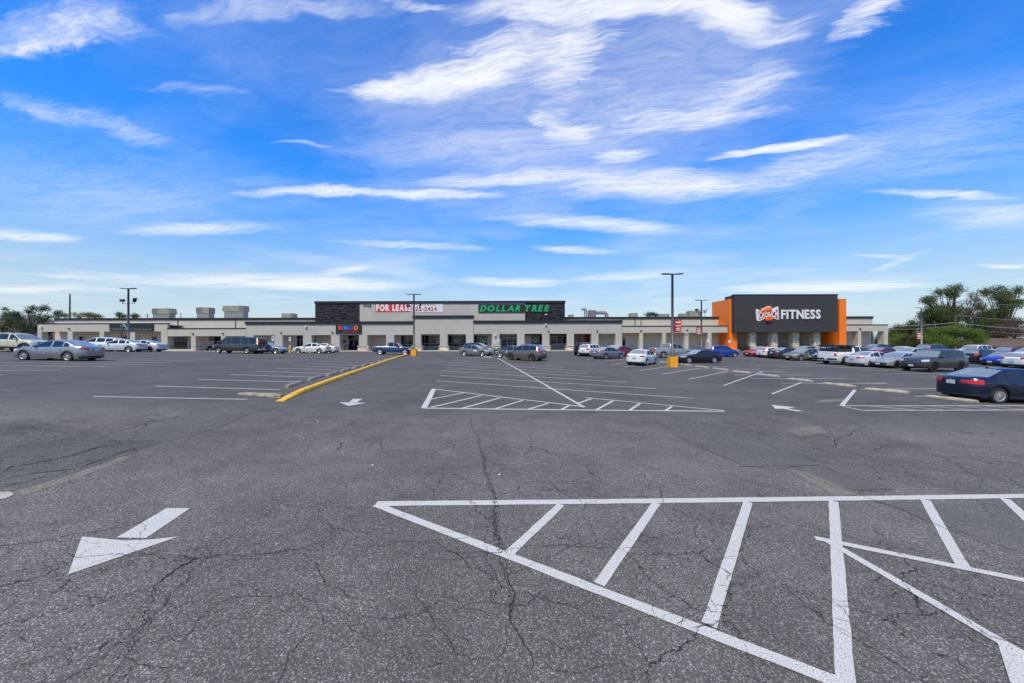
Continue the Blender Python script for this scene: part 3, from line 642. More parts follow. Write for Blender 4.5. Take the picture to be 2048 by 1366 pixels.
# shop fronts
def storefront(x0, x1, y0, y1, mull=(), rail=(), knee=None, door=False, fr=M_FRAME, name='window', tint=None):
    zt, zb = Z_(x0, y0, YB), max(BZ + .16, Z_(x0, y1, YB)); X0, X1 = X_(x0, YB), X_(x1, YB); t = .06
    m = MB(); ya, yb = YB - .10, YB - .012
    m.box(X0, X1, ya, yb, zt - t, zt); m.box(X0, X1, ya, yb, zb, zb + t)
    cols = [X0] + [X_(q, YB) for q in mull] + [X1]
    for c in cols: m.box(min(max(c - t/2, X0), X1 - t), min(max(c + t/2, X0 + t), X1), ya + .002, yb, zb + t, zt - t)
    zr = sorted([Z_(x0, q, YB) for q in rail])
    for q in zr: m.box(X0 + t, X1 - t, ya + .004, yb, q - t/2, q + t/2)
    o = m.build(name, fr, None, org=tuple(BLD.location)); o.parent = BLD
    zs = [zb] + zr + [zt]
    for i in range(len(cols) - 1):
        for j in range(len(zs) - 1):
            g = MB(); g.box(cols[i] + t*.5, cols[i+1] - t*.5, YB - .05, YB - .03, zs[j] + t*.5, zs[j+1] - t*.5)
            p = g.build('pane', tint or M_GLASS, None, org=tuple(BLD.location)); p.parent = o
    if knee:
        g = MB(); g.box(X0, X1, YB - .14, YB - .015, BZ + .14, Z_(x0, knee, YB)); k = g.build('knee_wall', M_KNEE, None, org=tuple(BLD.location)); k.parent = o
    if door:
        for i in range(len(cols) - 1):
            g = MB(); xc = cols[i+1] - .16 if i % 2 == 0 else cols[i] + .16
            g.tube([(xc, YB - .16, zb + .75), (xc, YB - .16, zb + 1.35)], .02, 5); h = g.build('handle', M_FRAME, None, org=tuple(BLD.location)); h.parent = o
    return o
storefront(152, 168, 672, 686, (160,), fr=M_FRAME); storefront(243, 256, 672, 690, (249,), (680,), fr=M_FRAME)
storefront(304, 314, 673, 698, (308,), (683,)); storefront(338, 347, 673.5, 697, (), (), tint=pm('poster_window', (.25, .3, .31), .2))
storefront(349, 374, 674, 697, (357, 366), fr=M_BRONZE); storefront(419, 444, 673, 682, (431,), fr=M_BRONZE); storefront(428, 443, 682.5, 702, (436,), door=True, name='door')
storefront(594, 609, 671, 694, (601,), (679,)); storefront(626, 631, 671, 700, fr=M_BRONZE); storefront(697, 718, 671, 678, (), fr=M_BRONZE); storefront(698, 718, 678.5, 703, (708,), door=True, name='door')
storefront(802, 832, 670, 693, (816,), (688.5,)); storefront(843, 884, 669, 693, (850, 859, 873), (687.5,), knee=693); storefront(895, 936, 669, 693, (904, 920), (687.5,), knee=693)
storefront(947, 975, 669, 691, (961,), (), knee=691); storefront(999, 1034, 668.5, 675, (1014,), fr=M_FRAME); storefront(999, 1034, 676, 702, (1004, 1014, 1026), (686,), door=True, name='door')
storefront(1062, 1087, 669, 690, (1077,), knee=690); storefront(1098, 1134, 669, 688, (1101, 1114, 1126), (672.5,), knee=688)
storefront(1146, 1180, 668, 689, (1152, 1164), (), tint=pm('red_poster', (.16, .012, .014), .15)); storefront(1244, 1251, 676, 699, name='door', fr=M_FRAME, door=True)
# the gym front: orange fins, charcoal panel, stone columns
zg = BZ + .1
part('orange_fin', M_ORANGE, (X_(1457), X_(1472), D - .3, D + 5.6, zg, Z_(1464, 598, D - .3)))
part('orange_fin', M_ORANGE, (X_(1676), X_(1689.8), D - .3, D + 5.6, zg, Z_(1683, 597.5, D - .3)))
YP = D - 1.2
zp0, zp1 = Z_(1570, 664, YP), Z_(1570, 590, YP)
part('sign_panel', M_PANEL, (X_(1469, YP), X_(1675.5, YP), YP, YP + 3.0, zp0, zp1))
part('panel_trim', M_DARK, (X_(1467.5, YP), X_(1676.5, YP), YP - .06, YP + .8, zp1 + .001, zp1 + .14))
part('canopy_soffit', M_SHOP, (X_(1472) + .02, X_(1676) - .02, YP + 3.0, YB + .9, zp0 + .05, zp0 + .3))
part('wall', M_SHOP, (X_(1472) + .02, X_(1676) - .02, YB + 1.0, YB + 1.4, zg, Z_(1570, 597)))
part('wall', M_STUC2, (X_(1437, YB), X_(1457, YB) + .4, YB - .02, YB + .3, zg, Z_(1440, 652)))
YBs = YB; YB = YB + 1.0
storefront(1480, 1492, 671, 697, (1484,), fr=M_BRONZE); storefront(1493, 1503, 673, 697, (), door=True, name='door'); storefront(1512, 1520, 671, 697, (), fr=M_BRONZE)
storefront(1566, 1578, 671, 697, (1570,), fr=M_BRONZE); storefront(1578.5, 1590, 672, 697, (), door=True, name='door'); storefront(1598, 1607, 671, 697, (1603,), fr=M_BRONZE)
YB = YBs
for i, (a, b) in enumerate(((1500, 1512), (1543, 1555), (1586, 1598), (1628, 1640))):
    X0, X1 = X_(a, D), X_(b, D); za, zb = zg, Z_(a, 664.5, D)
    w = part('stone_column', M_STONE, (X0, X1, D, D + 1.13, za, zp0 - .002))
    bricks('stones', M_STONE, X0, X1, za, zp0 - .01, D, .4, .13, .06, 40 + i, parent=w)
    bricks('stones', M_STONE, D, D + 1.1, za, zp0 - .01, X0, .4, .13, .06, 50 + i, parent=w, face='left')
m = MB()
for z in (.55, 1.0): m.tube([(X_(1474, D + .6), D + .6, zg + z), (X_(1674, D + .6), D + .6, zg + z)], .025, 5)
for x in range(1475, 1676, 14): m.tube([(X_(x, D + .6), D + .6, zg), (X_(x, D + .6), D + .6, zg + 1.0)], .022, 5)
o = m.build('railing', M_BLACK, None, org=tuple(BLD.location)); o.parent = BLD
m = MB()
for z in (.45, .7, .95): m.tube([(X_(333, D + .4), D + .4, BZ + .3 + z), (X_(381, D + .4), D + .4, BZ + .3 + z)], .03, 5)
for x in (333, 345, 357, 369, 381): m.tube([(X_(x, D + .4), D + .4, BZ + .3), (X_(x, D + .4), D + .4, BZ + 1.25)], .03, 5)
o = m.build('railing', M_BLACK, None, org=tuple(BLD.location)); o.parent = BLD
part('sill_wall', M_STUC2, (X_(331), X_(382), D + .05, D + .6, BZ + .1, Z_(355, 698.5)))
m = MB(); m.tube([(X_(393), D - .6, BZ + .15), (X_(393), D - .6, BZ + 1.0), (X_(399), D + .6, BZ + 1.0), (X_(399), D + .6, BZ + .15)], .03, 6)
o = m.build('handrail', M_BLACK, None, org=tuple(BLD.location)); o.parent = BLD
for x, y in ((139, 657), (386, 667), (446, 666.5), (562, 665), (665, 664.7), (1097, 662), (1194, 661.3), (1282, 661), (1374, 660), (1720, 657)):
    p = at(x, y, D); m = MB(); m.box(p.x - .14, p.x + .14, D - .18, D - .004, p.z - .1, p.z + .06); m.box(p.x - .1, p.x + .1, D - .24, D - .17, p.z - .12, p.z - .04)
    o = m.build('wall_light', M_BLACK, None, org=tuple(BLD.location)); o.parent = BLD
for x, y in ((84, 654), (991, 670), (1372, 665), (613, 653), (1092, 629), (1092, 649)):
    yy = D if y > 640 else YT
    p = at(x, y, yy); m = MB(); m.box(p.x - .18, p.x + .14, yy - .3, yy - .003, p.z - .07, p.z + .07); m.tube([(p.x - .25, yy - .3, p.z - .1), (p.x + .05, yy - .25, p.z - .06)], .07, 8)
    o = m.build('security_camera', pm('camera_white', (.75, .75, .75), .4), None, org=tuple(BLD.location)); o.parent = BLD

# ------------------------------------------------------------------ lettering
def text_mb(s, size=1.0, ext=0.03, off=0.0, shear=0.0):
    c = bpy.data.curves.new('t', 'FONT'); c.body = s; c.size = size; c.extrude = ext; c.offset = off; c.shear = shear; c.resolution_u = 3
    o = bpy.data.objects.new('t', c); COL.objects.link(o)
    dg = bpy.context.evaluated_depsgraph_get(); me = bpy.data.meshes.new_from_object(o.evaluated_get(dg))
    v = [tuple(p.co) for p in me.vertices]; f = [tuple(p.vertices) for p in me.polygons]
    bpy.data.objects.remove(o); bpy.data.curves.remove(c); bpy.data.meshes.remove(me)
    return np.array(v), f
def letters(word, x0, x1, z0, z1, y, mat, parent, ext=.06, bold=.035, shear=0.0, split=True, org=(0, 0, 0), mats=None, name='letter', warp=None, gap=.10, narrow=1.0):
    """raised lettering, one object per character, fitted into a rectangle of a wall that faces the camera"""
    gl = []; pen = 0.0
    for ch in word:
        if ch == ' ': pen += .32; continue
        v, f = text_mb(ch, 1.0, 0.05, bold, shear); lo, hi = v.min(0), v.max(0); v[:, 0] += pen - lo[0]; pen += hi[0] - lo[0] + gap; gl.append((v, f))
    A = np.vstack([g[0] for g in gl]); lo, hi = A.min(0), A.max(0)
    def tr(v):
        q = np.zeros_like(v)
        q[:, 0] = x0 + (v[:, 0] - lo[0]) / (hi[0] - lo[0]) * (x1 - x0)
        q[:, 2] = z0 + (v[:, 1] - lo[1]) / (hi[1] - lo[1]) * (z1 - z0)
        q[:, 1] = y - ext * (v[:, 2] - lo[2]) / (hi[2] - lo[2])
        return q
    Q = [tr(g[0]) for g in gl]
    if warp:
        W2 = warp(np.vstack(Q)); k = 0
        for i in range(len(Q)): n = len(Q[i]); Q[i] = W2[k:k + n]; k += n
    if not split:
        m = MB()
        for q, g in zip(Q, gl): n = len(m.v); m.v += [tuple(p) for p in q]; m.f += [tuple(n + k for k in t) for t in g[1]]
        m.m = [0] * len(m.f); m.build(name, mat, parent, org=org); return
    for n, (q, g) in enumerate(zip(Q, gl)):
        m = MB(); m.v = [tuple(p) for p in q]; m.f = list(g[1]); m.m = [0] * len(m.f)
        m.build(name, mats[n % len(mats)] if mats else mat, parent, org=org)
def slab(root, name, mat, x0, x1, y0, y1, z0, z1):
    m = MB(); m.box(x0, x1, y0, y1, z0, z1); return m.build(name, mat, root, org=tuple(root.location))
def sign_root(name, px, py, Y, label):
    return empty(name, tuple(at(px, py, Y)), label, 'sign', absolute=True)
W_ = lambda n, c, **k: pm(n, c, .5, **k)
# green discount shop letters on a black board
y = YT - .02
r = sign_root('shop_sign', 1030, 617, y, 'black board with big green slanted letters DOLLAR TREE')
slab(r, 'board', W_('board_black', (.014, .014, .014)), X_(957, y), X_(1103, y), y - .12, y - .03, Z_(1030, 625, y), Z_(1030, 608.8, y))
for w_, a, b in (('DOLLAR', 959.5, 1041), ('TREE', 1050, 1099)):
    letters(w_, X_(a, y), X_(b, y), Z_(1030, 623.2, y), Z_(1030, 610.4, y), y - .12, W_('letter_green', (.012, .36, .10)), r, bold=.05, shear=.25, org=tuple(r.location))
# house number
letters('7142', X_(727, YT), X_(743, YT), Z_(735, 614.6, YT), Z_(735, 609, YT), YT - .004, W_('number_black', (.012, .012, .012)), BLD, bold=.02, org=tuple(BLD.location), name='number')
# lease banner
r = sign_root('lease_banner', 820, 616, YT, 'red and white FOR LEASE banner with phone number on the upper wall')
slab(r, 'white_cloth', W_('banner_white', (.68, .67, .68)), X_(823.5, YT), X_(886, YT), YT - .04, YT - .006, Z_(855, 624, YT), Z_(855, 607.6, YT))
slab(r, 'red_cloth', W_('banner_red', (.60, .035, .03)), X_(751, YT), X_(823.3, YT), YT - .04, YT - .006, Z_(790, 624, YT), Z_(790, 607.6, YT))
O = tuple(r.location)
letters('FOR', X_(752.5, YT), X_(779.5, YT), Z_(765, 622.3, YT), Z_(765, 608.6, YT), YT - .04, W_('print_white', (.72, .72, .73)), r, ext=.012, bold=.06, org=O)
letters('LEASE', X_(785, YT), X_(822.5, YT), Z_(800, 622.3, YT), Z_(800, 608.6, YT), YT - .04, W_('print_white', (.72, .72, .73)), r, ext=.012, bold=.06, org=O)
letters('222-2424', X_(825, YT), X_(874, YT), Z_(850, 622.2, YT), Z_(850, 613.6, YT), YT - .04, W_('print_red', (.45, .03, .05)), r, ext=.012, bold=.035, org=O)
letters('FOR MORE INFORMATION', X_(830, YT), X_(871, YT), Z_(850, 611, YT), Z_(850, 608.8, YT), YT - .04, W_('print_red', (.45, .03, .05)), r, ext=.012, bold=.0, org=O, split=False, name='small_print')
# bingo hall
r = sign_root('bingo_sign', 697, 659, D, 'black board with multicoloured BINGO letters and red EVENT CENTER line')
slab(r, 'board', W_('board_black', (.014, .014, .014)), X_(672.3), X_(723.6), D - .16, D - .006, Z_(697, 667.4), Z_(697, 650))
O = tuple(r.location)
cols = [(.85, .03, .03), (.02, .22, .15), (.01, .20, .75), (.12, .05, .25), (.85, .16, .05)]
letters('BINGO', X_(678), X_(717.3), Z_(697, 660), Z_(697, 651.4), D - .16, None, r, bold=.06, org=O, mats=[W_('bingo_%d' % i, c) for i, c in enumerate(cols)])
letters('& EVENT CENTER', X_(688), X_(717), Z_(697, 665.4), Z_(697, 661.3), D - .16, W_('letter_red', (.55, .03, .03)), r, bold=.01, org=O)
# clinic
r = sign_root('clinic_sign', 264, 655, D, 'black fascia sign reading CONVIVA Care Center with a pale blue swoosh')
slab(r, 'board', W_('board_black', (.014, .014, .014)), X_(220), X_(308.3), D - .14, D - .065, Z_(264, 662.2), Z_(264, 647.2))
O = tuple(r.location); gm = W_('letter_grey', (.20, .21, .22))
letters('CONVIVA', X_(221), X_(254.5), Z_(240, 661.2), Z_(240, 656.2), D - .14, gm, r, bold=.0, org=O)
letters('Care', X_(266), X_(281.5), Z_(270, 661.2), Z_(270, 655.8), D - .14, gm, r, bold=.0, org=O); letters('Center', X_(283), X_(305.5), Z_(290, 661.2), Z_(290, 655.8), D - .14, gm, r, bold=.0, org=O)
m = MB()
sw = [(243, 652), (246, 649.5), (249, 648.4), (251.5, 649.8), (253.5, 653.5), (255.5, 657.5), (258, 660), (261, 660), (263.5, 657.5), (265, 655)]
m.tube([(X_(a), D - .17, Z_(a, b)) for a, b in sw], [.02, .04, .06, .07, .07, .07, .06, .05, .04, .02], 5)
m.tube([(X_(a), D - .17, Z_(a, b)) for a, b in [(243, 654.5), (246, 653), (249, 652.3), (252, 653)]], [.03, .07, .06, .02], 5)
m.build('swoosh', W_('swoosh_blue', (.28, .55, .62)), r, org=O)
# gym sign: lettering and fist emblem
y = YP
r = sign_root('gym_sign', 1575, 628, y, 'raised white FITNESS letters with a white and red CRUNCH ribbon and orange fist')
O = tuple(r.location)
letters('FITNESS', X_(1561.5, y), X_(1640, y), Z_(1600, 638, y), Z_(1600, 619.3, y), y - .03, W_('letter_white', (.74, .74, .76)), r, ext=.14, bold=.032, org=O)
def zz(x, yy): return 1490 + x / 12.05, 590 + yy / 12.05
def plate(name, pts, mat, d0, d1):
    P = [zz(*p) for p in pts]; m = MB()
    fr = [(X_(a, y), y - d1, Z_(a, b, y)) for a, b in P]; bk = [(c[0], y - d0, c[2]) for c in fr]; n = len(P)
    m.face(fr)
    for i in range(n): m.face([bk[i], bk[(i+1) % n], fr[(i+1) % n], fr[i]])
    return m.build(name, mat, r, org=O)
wm = W_('letter_white', (.74, .74, .76)); rm = W_('emblem_red', (.36, .012, .03)); om = pm('emblem_orange', (.85, .17, .02), .4)
plate('ribbon', [(255, 350), (285, 338), (365, 380), (440, 425), (550, 432), (640, 400), (640, 335), (720, 300), (795, 275), (812, 592), (770, 592), (670, 562), (560, 530), (470, 568), (335, 632), (275, 612)], wm, .0, .10)
plate('ribbon_red', [(312, 385), (440, 440), (555, 446), (640, 410), (780, 330), (795, 575), (660, 540), (555, 522), (440, 555), (330, 600)], rm, .10, .125)  # red inner layer of the ribbon, behind the white letters
def bow(q):
    xs = q[:, 0]; a = X_(zz(320, 0)[0], y); b = X_(zz(790, 0)[0], y); t = (xs - a) / (b - a); s = np.abs(t - .5) * 2
    top = np.where(t < .5, 452 - 60 * s, 452 - 130 * s); bot = np.where(t < .5, 520 + 62 * s, 520 + 45 * s)
    k = (q[:, 2] - q[:, 2].min()) / (q[:, 2].max() - q[:, 2].min())
    py = 590 + (bot + (top - bot) * k) / 12.05
    q[:, 2] = [Z_(1535, p, y) for p in py]; return q
letters('CRUNCH', X_(zz(325, 0)[0], y), X_(zz(785, 0)[0], y), 0, 1, y - .125, wm, r, ext=.04, bold=.03, org=O, warp=bow)
def blob(name, cx, cy, rx, ry, mat, dep=.3, tilt=0):
    a, b = zz(cx, cy); sx, sz = rx / 12.05 * y / F, ry / 12.05 * y / F; m = MB(); ca, sa = math.cos(tilt), math.sin(tilt)
    rows = []
    for i in range(9):
        th = math.pi * i / 8 - math.pi / 2
        row = []
        for k in range(14):
            p = 2 * math.pi * k / 14; u, v = math.cos(th) * math.cos(p) * sx, math.sin(th) * sz
            row.append((X_(a, y) + u * ca - v * sa, y - .1 + math.cos(th) * math.sin(p) * dep, Z_(a, b, y) + u * sa + v * ca))
        rows.append(row)
    m.grid(rows, 0, True); return m.build(name, mat, r, True, org=O)
for cx, cy, rx, ry, t in ((412, 385, 38, 52, -.5), (455, 372, 34, 58, -.2), (533, 350, 36, 72, .05), (602, 350, 38, 68, .1)): blob('finger', cx, cy, rx, ry, om, .22, t)
blob('fist', 565, 572, 100, 84, om, .3); blob('fist_red_bottom', 560, 615, 88, 46, rm, .28); blob('thumb', 545, 535, 66, 30, om, .38, .3)  # the fist emblem has a darker red bottom of its own colour
plate('finger_outline', [(370, 400), (400, 325), (480, 308), (500, 280), (560, 268), (630, 280), (645, 330), (630, 425), (480, 445), (400, 440)], wm, -.01, .04)
# round green decals on the discount shop's glass
for n, (px, py) in enumerate(((877.5, 681), (913, 681), (968, 681), (1070, 681))):
    p = at(px, py, YB - .11); m = MB(); m.lathe([(.0, -.03), (.44, -.03), (.44, 0), (.0, 0)], 20, 'y', tuple(p)); o = m.build('window_decal', W_('decal_white', (.45, .55, .42)))
    tag(o, ['round green tree decal at the edge of a shop window, leftmost of four', 'round green tree decal on the second shop window, left of the parked cars', 'round green tree decal above the dark minivan', 'round green tree decal on black glass right of the shop doors'][n], 'decal', 'round green window decals')
    m = MB(); m.lathe([(.0, -.045), (.27, -.045), (.3, -.03)], 16, 'y', (p.x, p.y, p.z + .06)); m.box(p.x - .04, p.x + .04, p.y - .044, p.y - .03, p.z - .32, p.z - .15); m.build('tree_print', W_('decal_green', (.06, .2, .06)), o)
for px0, px1, nm, lb, yy, ht, wd in ((1063, 1085, 'window_banner', 'green banner strip above the glass right of the shop doors', 669.8, 2.6, 'b'), (1103, 1126, 'window_banner', 'green banner strip across the next shop window to the right', 669.4, 2.6, 'b')):
    y2 = YB - .12; m = MB(); m.box(X_(px0, y2), X_(px1, y2), y2 - .02, y2, Z_(px0, yy + ht, y2), Z_(px0, yy, y2)); tag(m.build(nm, W_('banner_green', (.12, .24, .15))), lb, 'banner')

# ------------------------------------------------------------------ vehicles
M_TYRE = pm('tyre_rubber', (0.018, 0.018, 0.019), 0.85, bump=.2, bscale=60)
M_CGLASS = pm('car_glass', (0.014, 0.019, 0.022), 0.03, spec=.6)
M_CGLASS_SHEEN = pm('car_glass_sky_sheen', (0.22, 0.25, 0.25), 0.05, spec=1.0, coat=1.0)  # pale base colour stands in for bright sky reflected in front and rear screens
M_TRIM = pm('black_trim', (0.022, 0.022, 0.023), 0.5)
M_UNDER = pm('underbody', (0.008, 0.008, 0.008), 0.9)
M_TAIL = pm('tail_lamp', (0.58, 0.014, 0.012), 0.25, coat=.25)
M_HEAD = pm('head_lamp', (0.55, 0.58, 0.60), 0.1, coat=1.0)
M_AMBER = pm('lamp_dark', (0.10, 0.10, 0.105), 0.12, coat=1.0)
M_CHROME = pm('chrome', (0.75, 0.75, 0.76), 0.15, metal=1.0)
M_PLATE = pm('number_plate', (0.62, 0.62, 0.60), 0.5)
def paint_mat(c, met=.12):
    return pm('car_paint_%02d_%02d_%02d_%d' % (c[0]*99, c[1]*99, c[2]*99, met*10), c, .3, metal=met, spec=.4, coat=.65)
def pchip(pts):
    xs = np.array([p[0] for p in pts], float); ys = np.array([p[1] for p in pts], float); h = np.diff(xs); dl = np.diff(ys) / h
    m = np.zeros(len(xs)); m[0], m[-1] = dl[0], dl[-1]
    for i in range(1, len(xs) - 1):
        if dl[i-1] * dl[i] > 0: m[i] = 2 * dl[i-1] * dl[i] / (dl[i-1] + dl[i])
    def f(x):
        i = int(min(max(np.searchsorted(xs, x) - 1, 0), len(h) - 1)); t = min(max((x - xs[i]) / h[i], 0), 1)
        return ((1 + 2*t) * (1-t)**2 * ys[i] + t * (1-t)**2 * h[i] * m[i] + t*t * (3 - 2*t) * ys[i+1] + t*t * (t-1) * h[i] * m[i+1])
    return f
STY = {
 'sedan': dict(L=4.6, W=1.80, H=1.45, fo=.90, wb=2.68, r=.325, lean=.42, top=[(0, .56), (.008, .64), (.03, .71), (.12, .84), (.24, .94), (.29, .99), (.38, 1.22), (.46, 1.39), (.52, 1.44), (.58, 1.45), (.66, 1.43), (.72, 1.37), (.80, 1.21), (.865, 1.085), (.93, 1.06), (.98, 1.03), (1, .93)],
   belt=[(0, .55), (.05, .68), (.28, .89), (.6, .93), (.85, .97), (1, .90)], ws=(.29, .46), rg=(.705, .86), win=[(.30, .545), (.565, .70), (.712, .79)]),
 'coupe': dict(L=4.6, W=1.80, H=1.38, fo=.78, wb=2.76, r=.325, lean=.45, top=[(0, .54), (.008, .62), (.03, .69), (.15, .81), (.27, .90), (.32, .95), (.40, 1.17), (.49, 1.33), (.55, 1.375), (.60, 1.38), (.68, 1.35), (.74, 1.28), (.84, 1.06), (.87, 1.02), (.93, 1.0), (.985, .98), (1, .90)],
   belt=[(0, .54), (.05, .66), (.3, .86), (.6, .90), (.85, .93), (1, .88)], ws=(.32, .49), rg=(.73, .86), win=[(.335, .585), (.60, .76)]),
 'hatch': dict(L=4.2, W=1.78, H=1.56, fo=.82, wb=2.6, r=.32, lean=.36, top=[(0, .62), (.01, .72), (.04, .82), (.14, .94), (.22, 1.01), (.26, 1.06), (.36, 1.34), (.44, 1.50), (.52, 1.555), (.6, 1.56), (.78, 1.51), (.90, 1.43), (.975, 1.08), (.988, 1.0), (1, .9)],
   belt=[(0, .60), (.05, .74), (.25, .94), (.6, 1.0), (.85, 1.07), (1, .98)], ws=(.26, .44), rg=(.90, .975), win=[(.28, .53), (.55, .74), (.752, .87)]),
 'suv': dict(L=4.6, W=1.85, H=1.68, fo=.88, wb=2.7, r=.36, lean=.30, top=[(0, .72), (.008, .84), (.025, .94), (.12, 1.03), (.22, 1.09), (.26, 1.13), (.34, 1.38), (.41, 1.59), (.48, 1.66), (.6, 1.68), (.8, 1.65), (.915, 1.58), (.978, 1.14), (.99, 1.02), (1, .92)],
   belt=[(0, .70), (.05, .86), (.25, 1.04), (.6, 1.08), (.85, 1.14), (1, 1.02)], ws=(.26, .41), rg=(.917, .976), win=[(.28, .50), (.52, .70), (.715, .88)]),
 'utility': dict(L=4.8, W=1.92, H=1.82, fo=.90, wb=2.79, r=.395, lean=.24, top=[(0, .82), (.006, .97), (.02, 1.08), (.12, 1.14), (.25, 1.19), (.28, 1.23), (.35, 1.52), (.40, 1.71), (.45, 1.79), (.6, 1.82), (.86, 1.78), (.93, 1.71), (.975, 1.28), (.985, 1.15), (1, 1.0)],
   belt=[(0, .80), (.04, .98), (.26, 1.13), (.6, 1.16), (.86, 1.2), (1, 1.1)], ws=(.28, .40), rg=(.932, .974), win=[(.30, .475), (.50, .66), (.69, .88)]),
 'van': dict(L=5.7, W=2.0, H=2.08, fo=.85, wb=3.43, r=.37, lean=.14, top=[(0, .82), (.006, .96), (.02, 1.06), (.09, 1.18), (.135, 1.28), (.20, 1.70), (.255, 1.98), (.3, 2.05), (.5, 2.08), (.93, 2.06), (.975, 2.0), (.99, 1.9), (1, 1.75)],
   belt=[(0, .80), (.03, .98), (.13, 1.16), (.3, 1.2), (1, 1.2)], ws=(.135, .255), rg=None, win=[(.15, .285), (.305, .40), (.41, .60), (.61, .765), (.775, .93)]),
 'pickup': dict(L=5.8, W=1.98, H=1.88, fo=.95, wb=3.65, r=.40, lean=.26, top=[(0, .84), (.006, .98), (.02, 1.08), (.18, 1.17), (.26, 1.22), (.285, 1.27), (.34, 1.56), (.385, 1.77), (.43, 1.86), (.5, 1.88), (.57, 1.85), (.603, 1.80), (.62, 1.32), (.63, 1.30), (.98, 1.30), (.995, 1.27), (1, 1.2)],
   belt=[(0, .82), (.03, .98), (.25, 1.14), (.6, 1.2), (.63, 1.2), (1, 1.18)], ws=(.285, .385), rg=(.603, .62), win=[(.295, .44), (.455, .575)], bed=(.632, .985)),
 'jeep': dict(L=4.1, W=1.85, H=1.85, fo=.72, wb=2.6, r=.40, lean=.10, top=[(0, .92), (.008, 1.02), (.03, 1.08), (.30, 1.16), (.36, 1.2), (.39, 1.5), (.42, 1.76), (.46, 1.83), (.6, 1.85), (.93, 1.83), (.975, 1.78), (.99, 1.72), (1, 1.6)],
   belt=[(0, .9), (.03, 1.02), (.34, 1.12), (1, 1.14)], ws=(.36, .42), rg=None, win=[(.40, .56), (.585, .74), (.765, .95)]),
}
WHEELS = {}
def wheel_meshes(r, style):
    key = (round(r, 3), style)
    if key in WHEELS: return WHEELS[key]
    m = MB(); rr = r * (.70 if style != 'steel' else .62)
    m.lathe([(rr, -.10), (r*.93, -.11), (r, -.08), (r, .08), (r*.93, .11), (rr*1.02, .105), (rr, .06)], 28, 'y')
    ty = m.mesh('tyre', M_TYRE, True)
    col = {'silver': (.55, .55, .56), 'dark': (.03, .03, .032), 'bronze': (.13, .095, .06), 'steel': (.42, .42, .43), 'white': (.75, .75, .76), 'multi': (.6, .6, .61)}[style]
    rm = pm('rim_' + style, col, .3, metal=.75)
    m = MB(); m.lathe([(rr, .03), (rr*1.0, .10), (rr*.9, .085), (rr*.88, .05)], 28, 'y', m=0)
    m.lathe([(rr*.9, .035), (.0, .035)], 28, 'y', m=1)
    m.lathe([(r*.13, .04), (r*.13, .095), (r*.06, .1), (0, .1)], 12, 'y', m=0)
    n = {'silver': 7, 'dark': 6, 'bronze': 5, 'steel': 8, 'white': 5, 'multi': 14}[style]; wd = {'silver': .20, 'dark': .2, 'bronze': .26, 'steel': .3, 'white': .3, 'multi': .11}[style] * r
    for k in range(n):
        a = 2*math.pi*k/n + .3; ca, sa = math.cos(a), math.sin(a)
        def P(rad, t, h): return (rad*ca - t*sa, h, rad*sa + t*ca)
        q = [P(r*.1, -wd*.4, .088), P(r*.1, wd*.4, .088), P(rr*.93, wd*.5, .082), P(rr*.93, -wd*.5, .082)]
        b = [(x, y - .04, z) for x, y, z in q]
        m.face(list(reversed(q))); m.face([q[1], q[2], b[2], b[1]]); m.face([q[3], q[0], b[0], b[3]])
    ri = m.mesh('rim', [rm, M_TRIM])
    WHEELS[key] = (ty, ri); return ty, ri

